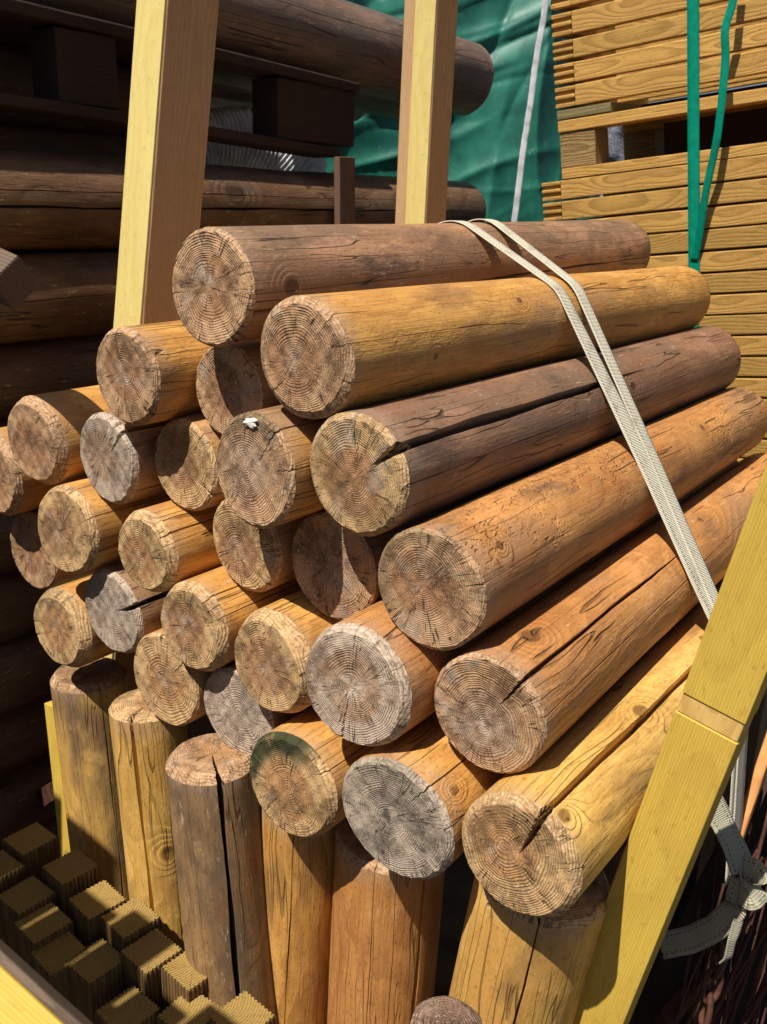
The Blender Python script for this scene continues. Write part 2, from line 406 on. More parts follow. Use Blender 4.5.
def ribbon_mesh(pts, side, w_, t=.0016, nx=8):
    """webbing: path, width direction per point, ribbon width; thin closed section"""
    pts = np.array(pts, float); m = len(pts); side = np.broadcast_to(np.array(side, float), pts.shape)
    T = np.gradient(pts, axis=0); T /= np.linalg.norm(T, axis=1)[:, None]
    S = side-T*(side*T).sum(1)[:, None]; S /= np.linalg.norm(S, axis=1)[:, None]; N = np.cross(T, S)
    u = np.linspace(-.5, .5, nx+1)
    sec = [(a, .5) for a in u]+[(a, -.5) for a in u[::-1]]
    ww = np.broadcast_to(np.array(w_, float), (m,))
    V = np.stack([pts+S*(a*ww)[:, None]+N*(b*t) for a, b in sec], 1)
    d = np.r_[0, np.cumsum(np.linalg.norm(np.diff(pts, axis=0), axis=1))]
    across = np.array([[a for a, b in sec]]*m); along = np.repeat(d[:, None], len(sec), 1)
    return grid_mesh('webbing', V, attrs=dict(across=across, along=along), cap_first=True, cap_last=True)

# ------------------------------------------------------------------ the yard
gm = plain('gravel_dust', (.075, .06, .045), .95, 9, .5, .004, col2=(.04, .032, .025))
me = bpy.data.meshes.new('ground'); me.from_pydata([(-150, -150, 0), (150, -150, 0), (150, 150, 0), (-150, 150, 0)], [], [(0, 1, 2, 3)])
tag(link('ground', me, gm), kind='structure')

# wood tints (light earlywood, dark latewood)
GOLD = ((.67, .35, .09), (.34, .13, .028))
YELL = ((.72, .44, .115), (.42, .20, .045))
ORNG = ((.57, .265, .08), (.29, .11, .036))
BRWN = ((.45, .24, .12), (.19, .085, .042))
PURP = ((.33, .17, .095), (.14, .06, .033))
GREYW = (.22, .135, .085)

# ------------------------------------------------------------------ the pile of round posts
D = .74
TILT = np.array([-.03, 1, .004]); TILT /= np.linalg.norm(TILT)
# px, py, half height px, y offset of the cut face
FACES = {
 'A1': (212, 287, 60, -.03), 'A2': (305, 357, 62, -.035), 'A3': (356, 474, 64, -.03), 'A4': (430, 592, 63, -.02), 'A5': (485, 712, 63, -.01), 'A6': (518, 858, 64, -.05),
 'B1': (130, 380, 52, -.03), 'B2': (228, 389, 49, .03), 'B3': (34, 441, 45, -.02), 'B4': (108, 458, 47, 0), 'B5': (184, 471, 50, 0.02), 'B6': (256, 470, 58, -.05),
 'B7': (334, 568, 55, .03), 'B8': (244, 550, 50, .02), 'B9': (147, 545, 46, -.03), 'B10': (66, 530, 45, -.03), 'B11': (35, 549, 40, .05), 'B12': (-6, 473, 43, 0),
 'B13': (110, 612, 44, 0), 'B14': (62, 628, 42, -.02), 'B15': (192, 620, 48, -.03), 'B16': (270, 663, 53, -.03), 'B17': (359, 686, 65, -.06), 'B18': (167, 679, 47, -.01),
 'B19': (240, 711, 46, .0), 'B20': (291, 786, 54, -.05), 'B21': (396, 819, 64, -.06)}
def solve_face(px, py, hy, off):
    P = on_y(px-3, py+2, D+off); t = np.linspace(0, 6.2832, 60)
    q = [(M.T@(P+.07*np.array([math.cos(a), 0, math.sin(a)])-CAM)) for a in t]
    v = [-F*c[1]/c[2] for c in q]
    return [P[0], P[1], P[2], .07*hy/((max(v)-min(v))/2)]
LG = {k: solve_face(*v) for k, v in FACES.items()}
ks = list(LG)
for it in range(60):                      # nobody's log may sit inside its neighbour
    for i, a in enumerate(ks):
        for b in ks[i+1:]:
            A_, B_ = LG[a], LG[b]; dx, dz = B_[0]-A_[0], B_[2]-A_[2]; g_ = math.hypot(dx, dz); o = (A_[3]+B_[3])*1.012-g_
            if o > 0:
                ux, uz = dx/g_*o*.25, dz/g_*o*.25
                A_[0] -= ux; A_[2] -= uz; B_[0] += ux; B_[2] += uz; A_[3] -= o*.06; B_[3] -= o*.06
PI = math.pi
FAR = {'A1': (622, 250), 'A2': (677, 300), 'A3': (704, 360), 'A4': (727, 420), 'A5': (757, 485)}
# name: (tint, weather colour, amount, end light, end dark, heart, grey amount, moss, bright, chamfer, major cracks, knots, description)
EL, ED, EH = (.50, .305, .165), (.18, .092, .045), (.36, .19, .095)
GL, GD, GH = (.50, .40, .31), (.19, .125, .09), (.38, .25, .165)
OL, OD, OH = (.56, .36, .17), (.22, .12, .05), (.44, .235, .10)
SPEC = {
 'A1': (BRWN, GREYW, .62, EL, ED, EH, .35, 0, .5, (.07, .10), [(-1.0, .62, .0035, .02, .45, .1), (3.3, .55, .0012, .012, .1, 0), (1.0, .8, .0008, .01, .3, .0), (-.35, .97, .004, .014, 1.3, .35)], [(-.1, .34, .017), (.6, .78, .013)], 'weathered brown round post on the very top of the pile'),
 'A2': (GOLD, BRWN[0], .12, EL, ED, EH, .3, 0, .45, (.14, .10), [(-2.4, .45, .0014, .014, .1, 0), (.9, .35, .0009, .012, .06, 0), (-.3, .55, .0008, .01, .05, 0)], [(-.5, .3, .006), (.2, .62, .008)], 'golden smooth round post second from the top, under the straps'),
 'A3': (PURP, GREYW, .6, OL, OD, EH, .45, .15, 0, (.10, .09), [(.62, .45, .0075, .03, .65, .12), (3.05, .7, .001, .012, .05, 0), (.05, .95, .0014, .014, 1.3, .25), (-.35, .97, .0012, .012, 1.3, .2)], [(.1, .78, .014), (-.2, .2, .01)], 'purplish brown round post with a wide split near its cut end'),
 'A4': (ORNG, BRWN[0], .3, EL, ED, EH, .35, .5, .2, (.06, .06), [(3.0, .55, .0016, .014, .1, 0), (.35, .55, .0007, .009, .25, 0), (-.9, .97, .002, .012, 1.2, .1)], [(.45, .93, .014), (.1, .22, .009)], 'orange brown round post with pitted skin, between the purplish post and the knotty orange one'),
 'A5': (ORNG, BRWN[0], .22, EL, ED, GH, .4, 0, .8, (.07, .09), [(.95, .35, .003, .022, .5, -.1), (-1.2, .5, .0022, .02, .1, 0), (1.9, .45, .001, .012, .1, 0), (.3, .96, .0016, .012, .9, .4)], [(1.1, .16, .017), (.8, .52, .008)], 'orange round post with a big knot and long wavy cracks'),
 'A6': (YELL, ORNG[0], .25, OL, OD, OH, .08, 0, .1, (.12, .14), [(1.2, .12, .0055, .03, .8, -.15), (.28, .6, .0012, .014, .7, .2), (-2.6, .5, .0007, .01, .1, 0)], [(.42, .2, .016), (.95, .44, .014), (.5, .46, .012)], 'yellow knotty round post, lowest at the right beside the slanting board'),
 'B1': (GOLD, BRWN[0], .1, EL, ED, EH, .25, 0, .4, (.10, .12), [(-.75, .15, .0026, .02, .3, .1), (-.2, .6, .001, .01, .4, 0), (1.8, .6, .001, .01, .1, 0)], [], 'golden round post above the left end of the pile, touching the left stake'),
 'B2': (BRWN, GREYW, .3, EL, ED, EH, .35, 0, .1, (.05, .05), [(2.6, .2, .0022, .012, .05, 0)], [], 'shaded brown round post tucked beneath the topmost post'),
 'B3': (GOLD, BRWN[0], .15, EL, ED, EH, .1, 0, .2, (.16, .22), [(-.4, .2, .0008, .01, .2, 0)], [], 'golden round post with a red brown heart at the upper left edge'),
 'B4': (BRWN, GREYW, .4, GL, GD, GH, .4, 0, .1, (.10, .14), [(.8, .3, .004, .022, .3, 0), (-2.5, .6, .0008, .01, .1, 0)], [], 'grey brown round post with a notch split at the upper right of its end'),
 'B5': (GOLD, BRWN[0], .3, OL, OD, EH, .25, 0, .1, (.08, .08), [(-.5, .4, .003, .018, .2, 0), (.9, .6, .001, .01, .2, 0)], [], 'tan round post between the grey brown notched end and the mossy end with white paint'),
 'B6': (GOLD, GREYW, .5, EL, ED, GH, .35, .55, .8, (.08, .08), [(.95, .25, .002, .016, .2, 0), (-2.2, .5, .0012, .012, .1, 0), (.2, .6, .0014, .012, .2, 0)], [], 'round post with a mossy rim and a dab of white paint on its end'),
 'B7': (BRWN, GREYW, .5, EL, ED, GH, .45, 0, .1, (.05, .05), [(2.7, .4, .0012, .012, .1, 0), (-.5, .5, .0014, .012, .1, 0)], [], 'dark brown round post in shade under the purplish split post'),
 'B8': (GOLD, BRWN[0], .2, OL, OD, EH, .15, 0, .5, (.10, .10), [(3.6, .3, .0014, .012, .1, 0), (.7, .4, .0007, .01, .1, 0)], [], 'tan round post with half its end in shade, just under the mossy white marked end'),
 'B9': (GOLD, BRWN[0], .15, OL, OD, OH, .05, 0, .2, (.17, .24), [(-2.3, .2, .0012, .014, .1, 0), (.7, .8, .0022, .014, .4, 0)], [], 'yellow round post with a wide chamfered rim and smooth orange heart'),
 'B10': (GOLD, BRWN[0], .15, OL, OD, EH, .15, 0, .4, (.10, .16), [(.5, .5, .0010, .012, .3, 0), (-.3, .6, .0008, .01, .1, 0), (1.3, .7, .0014, .01, .2, 0)], [], 'golden round post overlapping a darker post at the far left'),
 'B11': (BRWN, GREYW, .3, EL, ED, EH, .2, 0, .1, (.06, .06), [(3.3, .4, .0012, .012, .1, 0)], [], 'dark brown round post half hidden at the far left of the pile'),
 'B12': (GOLD, BRWN[0], .2, EL, ED, EH, .1, 0, .1, (.12, .18), [(.2, .5, .001, .012, .2, 0)], [], 'golden round post cut off by the left edge of the photo'),
 'B13': (GOLD, GREYW, .75, GL, GD, GL, .7, 0, .4, (.08, .12), [(.45, .35, .006, .028, .4, 0), (-1.1, .7, .0016, .012, .1, 0)], [], 'silvery grey round post with an open wedge split on its right'),
 'B14': (GOLD, GREYW, .25, OL, OD, OH, .15, .3, .2, (.17, .26), [(2.4, .3, .0010, .012, .1, 0), (-.9, .6, .0016, .014, .1, 0)], [], 'round post with pale diagonal scratch, at the lower left corner of the pile'),
 'B15': (GOLD, BRWN[0], .15, OL, OD, EH, .25, 0, .4, (.14, .22), [(-1.5, .4, .0012, .014, .1, 0), (1.0, .75, .0018, .014, .5, 0), (.5, .85, .0012, .012, .4, 0)], [], 'gold round post with deep side cracks, right of the silvery grey split one'),
 'B16': (GOLD, BRWN[0], .12, OL, OD, EH, .2, 0, .2, (.15, .28), [(1.65, .3, .0020, .016, .5, 0), (-1.8, .4, .001, .012, .1, 0), (-.6, .4, .001, .012, .1, 0)], [], 'gold round post with a broad cracked rim above the mossy green end'),
 'B17': (ORNG, BRWN[0], .2, GL, ED, GH, .3, 0, 1.0, (.10, .16), [(1.55, .45, .0016, .018, .45, -.1), (-1.75, .05, .0028, .02, .1, 0), (-.35, .5, .0012, .014, .4, 0), (3.3, .6, .0009, .012, .1, 0)], [], 'orange round post with a white flecked heart and a crack dropping from its centre'),
 'B18': (GOLD, BRWN[0], .15, OL, OD, OH, .15, 0, .1, (.05, .06), [(.8, .4, .0022, .016, .2, 0), (-.9, .3, .0016, .014, .1, 0)], [], 'tan round post with widely spaced rings resting on the second standing post'),
 'B19': (BRWN, GREYW, .6, GL, GD, GL, .55, 0, .2, (.05, .05), [(2.5, .5, .0008, .012, .1, 0)], [], 'grey round post end behind the split standing post'),
 'B20': (GOLD, BRWN[0], .1, OL, OD, OH, .1, 1.0, 0, (.09, .13), [(2.75, .35, .0022, .014, .1, 0), (.65, .75, .0014, .014, .6, 0)], [], 'golden round post with a dark green mossy rim on its end'),
 'B21': (GOLD, BRWN[0], .15, GL, (.07, .055, .045), GL, .75, .25, .9, (.08, .10), [(.95, .5, .0016, .018, .6, -.1), (.3, .6, .0012, .014, .5, .1), (2.2, .5, .0012, .012, .1, 0)], [], 'golden round post with a silver grey end, above the widest standing post')}
GRP = 'round wooden posts stacked lying down'
SPN = {}
KPX = {'A1': [(292, 287, .016), (515, 238, .010)], 'A2': [(436, 357, .006), (520, 300, .008)], 'A3': [(633, 387, .012)], 'A4': [(702, 428, .009), (500, 545, .008)],
       'A5': [(531, 636, .018), (700, 520, .008)], 'A6': [(641, 711, .016), (563, 817, .011), (617, 687, .011), (703, 638, .009)], 'B21': [(455, 790, .008)]}
for n, k in enumerate(ks):
    x0, y0, z0, R = LG[k]
    tint, wc, wa, el, ed, eh, ga, moss, bright, cham, cracks, knots, lab = SPEC[k]
    P0 = np.array([x0, y0, z0]); Lg = 1.12
    if k in FAR:
        r = ray(*FAR[k]); P = P0-CAM; a_ = r@r; b_ = -2*r@P; c_ = P@P-Lg*Lg
        t_ = (-b_+math.sqrt(max(0, b_*b_-4*a_*c_)))/2/a_; d_ = r*t_-P; d_ /= np.linalg.norm(d_)
        d_ = d_*.7+TILT*.3
        d_ /= np.linalg.norm(d_)
    else: d_ = TILT+np.array([random.uniform(-.004, .004), 0, random.uniform(-.004, .004)])
    P1 = P0+d_*Lg; SPN[k] = (P0, P1, R)
    if k in KPX:
        fm, _ = frame(P0, P1); iv = fm.inverted(); o_c = iv@Vector(CAM); knots = []
        for kx, ky, kr in KPX[k]:
            dv = (iv.to_3x3()@Vector(ray(kx, ky))); A2 = dv.x**2+dv.z**2; B2 = 2*(o_c.x*dv.x+o_c.z*dv.z); C2 = o_c.x**2+o_c.z**2-R*R
            tt_ = (-B2-math.sqrt(max(0, B2*B2-4*A2*C2)))/2/A2; hp = o_c+dv*tt_; knots.append((math.atan2(hp.z, hp.x), hp.y, kr))
    pith = (random.uniform(-.012, .006), random.uniform(-.012, .008)) if k not in ('A6',) else (-.014, .010)
    side = wood_side('post_skin', tint[0], tint[1], seed=n+1.3, pith=pith, ring=random.uniform(.0036, .0055), weather=wc, wamt=wa,
                     checks=.75 if tint is not YELL else .5, pits=1.6 if k == 'A4' else .25, stain=(.06, .045, .04), samt=.6 if k in ('A1', 'A3', 'A4') else .35,
                     ringc=.36 if k not in ('A3', 'A1') else .25)
    end = wood_end('post_end_grain', el, ed, eh, R, seed=n*2.7+.4, pith=pith, ring={'A6': .0029, 'B18': .0036, 'B19': .0030}.get(k, random.uniform(.0022, .0028)), gamt=ga, moss=moss, bright=bright)
    big = k[0] == 'A'
    round_pole('wooden_post', lab, 'wooden post', GRP, P0, P1, R, 100+n, side, end, cracks, knots, cham, minor=5, nth=150 if big else 120,
               ny=190 if big else 70, ybias=1.0 if big else 1.5, tilt=(random.uniform(-.05, .05), random.uniform(-.05, .05)))

# white paint dab on the mossy end
def dab(P, nrm, sx, sz, mat, seed, name, label=None, cat=None, parent=None):
    rg = np.random.default_rng(seed); n = 40; a = np.linspace(0, 2*PI, n, endpoint=False); ph = rg.uniform(0, 6, 5)
    rr = 1+.25*np.sin(2*a+ph[0])+.22*np.sin(3*a+ph[1])+.15*np.sin(5*a+ph[2])+.1*np.sin(9*a+ph[3])
    V = np.zeros((4, n, 3))
    for i, (s_, h_) in enumerate(((1, 0.0), (.97, .0011), (.7, .0016), (.2, .0018))):
        V[i, :, 0] = np.cos(a)*rr*sx*s_; V[i, :, 2] = np.sin(a)*rr*sz*s_; V[i, :, 1] = -h_
    me = grid_mesh(name, V[::-1], cap_first=True)
    o = link(name, me, mat, parent); return o

# ------------------------------------------------------------------ posts standing on end in front and below
def standing(lab, top, hx, bx, yo, tint, wc, wa, seed, cracks, knots, cham=(.08, .1), dy=None, el=EL, ed=ED, eh=EH, ga=.3, **kw):
    T = on_y(top[0], top[1], D+yo); B = on_y(bx, 1024, D+yo)
    z = M[:, 2]@(T-CAM); R = hx*z/F
    for k in LG:
        x_, y_, z_, r_ = LG[k]; dx = abs(T[0]-x_)-R*.8
        if dx < r_ and k not in ('B19',) and yo > .03:
            T[2] = min(T[2], z_-math.sqrt(r_*r_-max(0, dx)**2)-.002)
    d_ = (B-T)/np.linalg.norm(B-T); Lg = T[2]/(-d_[2])
    side = wood_side('standing_post_skin', tint[0], tint[1], seed=seed+.7, pith=(.01, -.006), ring=.0048, weather=wc, wamt=wa, checks=.5, stain=(.05, .04, .035), samt=.3)
    end = wood_end('standing_post_end_grain', el, ed, eh, R, seed=seed*1.9, pith=(.006, .01), ring=.003, gamt=ga)
    return round_pole('standing_post', lab, 'wooden post', 'round posts standing on end under the pile', T, T+d_*(Lg+.01), R, seed, side, end, cracks, knots, cham,
                      minor=7, nth=150, ny=200, ybias=1.15, lump=.01, up=(0, 1, 0), **kw)
# local frame: y runs down the post, angle measured so that about -pi/2..0 faces the camera
VP = [
 ('grey gold post standing at the left end of the row', (88, 670), 37, 126, .06, YELL, GREYW, .3, 301, [(0, .6, .0025, .03, 1.2, .05), (1, .7, .0012, .015, .8, .05)], []),
 ('yellow post with a round knot, standing second in the row', (147, 702), 37, 178, .02, YELL, BRWN[0], .1, 302, [(0, .2, .004, .03, 1.2, .1), (.9, .5, .001, .012, .7, .05)], [(.5, .23, .017)]),
 ('dark grey post split from its top, standing third in the row', (212, 752), 47, 238, -.02, ((.38, .225, .10), (.15, .08, .035)), (.11, .08, .058), .4, 303, [(0, .1, .0055, .05, 1.2, .02), (-.8, .6, .0012, .014, .7, .05)], []),
 ('golden post with one straight crack, standing under the mossy rimmed end', (303, 792), 43, 290, .06, GOLD, BRWN[0], .15, 304, [(0, .6, .0018, .02, 1.2, .05)], []),
 ('wide orange post with a red brown groove, standing under the silver grey end', (392, 830), 57, 379, .09, ORNG, GOLD[0], .4, 305, [(0, .4, .0045, .03, 1.2, 0.0), (-1.0, .6, .0009, .012, .9, .05), (-.6, .8, .0008, .012, .9, .02)], []),
 ('yellow post leaning right, standing under the lowest lying post', (545, 872), 66, 506, .06, YELL, GOLD[0], .4, 306, [(0, .5, .0028, .02, 1.2, .05)], [])]
def cam_angle(top, yo, px):
    """local angle on a standing post that shows at horizontal fraction px (-1..1) of its width seen from the camera"""
    return px
for (lab, top, hx, bx, yo, tint, wc, wa, sd_, crk, kn) in VP:
    T = on_y(top[0], top[1], D+yo); B = on_y(bx, 1024, D+yo); dd = (B-T)/np.linalg.norm(B-T)
    mw, _ = frame(T, T+dd, (0, 1, 0)); v = mw.to_3x3().inverted()@Vector(CAM-T)
    a0 = math.atan2(v.z, v.x)             # angle that looks at the camera
    # which local direction is screen right?
    rt = mw.to_3x3().inverted()@Vector(M[:, 0]); sgn = 1 if math.cos(a0+PI/2)*rt.x+math.sin(a0+PI/2)*rt.z > 0 else -1
    fx = {301: .25, 302: -.45, 303: .1, 304: -.15, 305: .62, 306: .1}[sd_]
    base = a0+sgn*math.asin(fx)
    crk2 = [(base+sgn*c[0]*.9, *c[1:]) for c in crk]
    kn2 = [(base+sgn*k_[0]*1.3, k_[1], k_[2]) for k_ in kn]
    extra = dict(el=OL, ed=OD, eh=OH, ga=.1) if sd_ in (302, 306) else (dict(el=EL, ed=ED, eh=OH, ga=.35) if sd_ == 303 else {})
    if sd_ in (301, 303): extra['cham'] = (.16, .2)
    standing(lab, top, hx, bx, yo, tint, wc, wa, sd_, crk2, kn2, **extra)

# ------------------------------------------------------------------ sawn timber materials
def sawn(name, light, dark, seed=0.0, pith=(.0, -.09), ring=.004, lines=0.0, rough=.6, tex=.0006, ringc=.4, fleck=None):
    g = G(name); o = g.vm('ADD', g.obj(), (0, seed*2.3, 0)); x, y, z = g.sep(o)[:3]
    lo = g.noise(g.vm('MULTIPLY', o, (5, 2.2, 5)), 1, 2, .5, 0, True)
    s = g.n('ShaderNodeVectorMath', operation='SCALE'); g.put(s.inputs[0], g.vm('SUBTRACT', lo, (.5, .5, .5))); s.inputs['Scale'].default_value = .05
    p = g.vm('ADD', g.comb(g.math('SUBTRACT', x, pith[0]), 0.0, g.math('SUBTRACT', z, pith[1])), g.vm('MULTIPLY', s.outputs[0], (1, 0, 1)))
    # knots placed by cell noise
    vo = g.n('ShaderNodeTexVoronoi'); g.put(vo.inputs['Vector'], g.vm('MULTIPLY', o, (4, 1.6, 4))); vo.inputs['Scale'].default_value = 1
    kd = vo.outputs['Distance']; kn = g.sm(kd, .22, .0)
    ph = g.math('ADD', g.math('DIVIDE', g.vm('LENGTH', p), ring), g.math('MULTIPLY', kn, 4.0))
    fr = g.math('FRACT', ph); late = g.math('MULTIPLY', g.sm(fr, .2, .85), g.sm(fr, 1.0, .9))
    fib = g.noise(g.vm('MULTIPLY', o, (500, 14, 500)), 1, 3, .6); blot = g.noise(g.vm('MULTIPLY', o, (14, 4, 14)), 1, 4, .6)
    col = g.mix(g.math('MULTIPLY', late, ringc), light, dark)
    col = g.mix(g.sm(blot, .4, .7, 0, .4), col, tuple(.5*(a+b) for a, b in zip(light, dark)))
    col = g.mix(g.sm(fib, .4, .7, 0, .25), col, dark)
    col = g.mix(g.sm(kd, .036, .02, 0, .75), col, tuple(q*.45 for q in dark))
    dirt = g.noise(g.vm('MULTIPLY', o, (40, 20, 40)), 1, 5, .7)
    col = g.mix(g.sm(dirt, .62, .78, 0, .5), col, tuple(q*.4 for q in dark))
    gr2 = g.noise(g.vm('MULTIPLY', o, (170, 60, 170)), 1, 4, .75)
    col = g.mix(g.sm(gr2, .54, .72, 0, .45), col, tuple(q*.6 for q in dark))
    h = g.math('ADD', g.math('MULTIPLY', fib, .8), g.math('ADD', g.math('MULTIPLY', late, .3), g.math('MULTIPLY', gr2, .6)))
    if lines:
        wv = g.math('SINE', g.math('MULTIPLY', x, 2*PI/lines)); h = g.math('ADD', h, g.math('MULTIPLY', wv, .45))
        col = g.mix(g.sm(wv, -.4, -1.0, 0, .28), col, dark)
    if fleck:
        fn = g.noise(g.vm('MULTIPLY', o, (70, 30, 70)), 1, 3, .6); col = g.mix(g.sm(fn, .6, .7, 0, .5), col, fleck)
    return g.out(col, rough, g.bump(h, tex))
Y_BRIGHT = sawn('yellow_treated_board', (.62, .43, .075), (.38, .23, .035), 1.1, (.0, -.2), .006, .0030, .6, .00032, .25)
Y_SUNLIT = sawn('sunlit_yellow_stake', (.64, .53, .20), (.48, .34, .09), 2.1, (.03, -.12), .006, 0, .6, .0005, .2)
TAN_SHADE = sawn('shaded_tan_stake', (.50, .32, .165), (.30, .17, .08), 3.4, (.09, -.02), .005, 0, .65, .0006, .3)  # tan carries the shaded tone of the stakes
FRAMEW = [sawn('frame_timber', (.66-.06*i, .385-.035*i, .105-.01*i), (.24-.02*i, .105, .022), 5.3+i*1.7, (.05+.03*i, .004+.012*i), .0030, 0, .6, .0009, .5) for i in range(4)]
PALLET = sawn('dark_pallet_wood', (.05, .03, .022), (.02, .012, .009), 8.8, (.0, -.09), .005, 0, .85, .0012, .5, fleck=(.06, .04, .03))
GREYB = sawn('grey_weathered_timber', (.17, .12, .085), (.07, .045, .032), 9.9, (.0, -.05), .004, 0, .85, .0012, .6)
GAPDARK = sawn('pallet_block', (.36, .24, .10), (.16, .09, .03), 12.0, (.0, .0), .0035, 0, .9, .003, .6)
RUST = plain('rusty_steel', (.13, .055, .03), .85, 40, .5, .0012, .35, (.045, .022, .016))

# ------------------------------------------------------------------ stakes that hold the pile
# sunlit face painted pale yellow on a strip, shaded sides painted tan
NF = np.array([-.57, -.82, 0])
def stake(a_px, b_px, x):
    A_ = on_x(*a_px, x); B_ = on_x(*b_px, x); d_ = (A_-B_)/np.linalg.norm(A_-B_)
    return B_-d_*(B_[2]/d_[2]), A_+d_*.25
def strip(o, nm, w_, t, mat, L, off, lab):
    s_ = link(nm, board_mesh(w_, L, t, bev=.0015, seed=4), mat, o); s_.location = off; s_['label'] = lab
bL, tL = stake((178, 20), (155, 300), -1.50)
o = board('timber_stake', bL, tL, .084, .12, TAN_SHADE, up=(0, -1, 0), seed=4, bev=.004); tag(o, 'tall stake toned tan for shade with a pale yellow sunlit face, left of the pile', 'stake')
strip(o, 'sunlit_face', .081, .004, Y_SUNLIT, np.linalg.norm(tL-bL)-.002, (0, .001, .0615), 'sunlit face painted pale yellow')
bM, tM = stake((432, 5), (420, 220), -1.28)
o2 = board('timber_stake', bM, tM, .084, .077, TAN_SHADE, up=(0, -1, 0), seed=5, bev=.004); tag(o2, 'stake toned tan for shade and yellow for sun, rising behind the middle of the pile', 'stake')
strip(o2, 'sunlit_face', .052, .004, Y_SUNLIT, np.linalg.norm(tM-bM)-.002, (0.0155, .001, .040), 'sunlit strip painted pale yellow')
# lath beside the first standing post
b_ = on_y(60, 730, .82); t_ = on_y(72, 850, .80)
d_ = (b_-t_)/np.linalg.norm(b_-t_)
o = board('timber_lath', t_-d_*(t_[2]/d_[2]), b_+d_*.05, .06, .022, Y_BRIGHT, up=(0, -1, 0), seed=6); tag(o, 'thin yellow lath standing at the left of the grey gold post', 'lath')

# right slanting board
JOINTW = sawn('bare_joint_wood', (.66, .43, .14), (.42, .24, .06), 6.6, (.0, -.1), .004, 0, .6, .0004, .5)
def right_board():
    yb = .83
    E1, E2 = on_y(594, 1024, yb), on_y(759, 600, yb)
    z = M[:, 2]@(E1-CAM); d_ = (E2-E1)/np.linalg.norm(E2-E1)
    bot = E1-d_*(E1[2]/d_[2]); top = E2+d_*.5
    mw, L = frame(bot, top, (0, -1, 0))
    root = empty('slanting_board', mw); tag(root, 'bright yellow board slanting across the right side of the pile', 'board')
    js = np.linalg.norm(on_y(713, 710, yb)-bot)
    def seg(nm, y0, y1, w_, t, mat, lab=None, z=0):
        s = link(nm, board_mesh(w_, y1-y0, t, bev=.002, seed=7, warp=0), mat, root); s.location = (0, y0, z)
        if lab: s['label'] = lab
    seg('lower_length', 0, js-.011, .064, .034, Y_BRIGHT); seg('upper_length', js+.011, L, .064, .034, Y_BRIGHT)
    seg('joint', js-.0108, js+.0108, .062, .031, JOINTW, 'bare tan joint band')
right_board()

# ------------------------------------------------------------------ webbing straps over the pile
def webmat(nm='cream_webbing', k=1.0):
    g = G(nm); ac = g.attr('across'); al = g.attr('along'); o = g.obj()
    w1 = g.math('SINE', g.math('MULTIPLY', al, 2*PI/.0022)); w2 = g.math('SINE', g.math('MULTIPLY', ac, 2*PI*9))
    st = g.math('MULTIPLY', g.sm(g.math('ABSOLUTE', g.math('SUBTRACT', g.math('ABSOLUTE', ac), .30)), .035, .02), g.sm(g.math('SINE', g.math('MULTIPLY', al, 2*PI/.006)), .0, .3))
    dn = g.noise(o, 35, 4, .6)
    col = g.mix(g.sm(w1, -1, 0, .45, 0), (.78, .73, .58), (.38, .34, .25)); col = g.mix(g.sm(w2, -1, -.3, .25, 0), col, (.3, .25, .18))
    col = g.mix(g.sm(dn, .5, .75, 0, .5), col, (.30, .22, .14)); col = g.mix(g.math('MULTIPLY', st, .7), col, (.06, .05, .04))
    if k < 1: col = g.mix(1.0, col, (k, k*1.02, k*.95), 'MULTIPLY')  # k below one darkens the weave in place of shade
    return g.out(col, .8, g.bump(g.math('ADD', w1, g.math('MULTIPLY', w2, .6)), .0004))
WEB = webmat()
def section(y):
    out = []
    for k in ('B12', 'B3', 'B1', 'A1', 'A2', 'A3', 'A4', 'A5', 'A6', 'B21', 'B20', 'B18', 'B14', 'B11'):
        P0, P1, R = SPN[k]; t = (y-P0[1])/(P1[1]-P0[1]); p = P0+(P1-P0)*t
        a = np.linspace(0, 2*PI, 120, endpoint=False); out.append(np.stack([p[0]+(R*1.014+.0022)*np.cos(a), p[2]+(R*1.014+.0022)*np.sin(a)], 1))
    return np.vstack(out)
def hull(P):
    P = sorted(map(tuple, P)); 
    def half(S):
        h = []
        for p in S:
            while len(h) > 1 and (h[-1][0]-h[-2][0])*(p[1]-h[-2][1])-(h[-1][1]-h[-2][1])*(p[0]-h[-2][0]) >= 0: h.pop()
            h.append(p)
        return h
    return np.array(half(P))               # upper hull, left to right
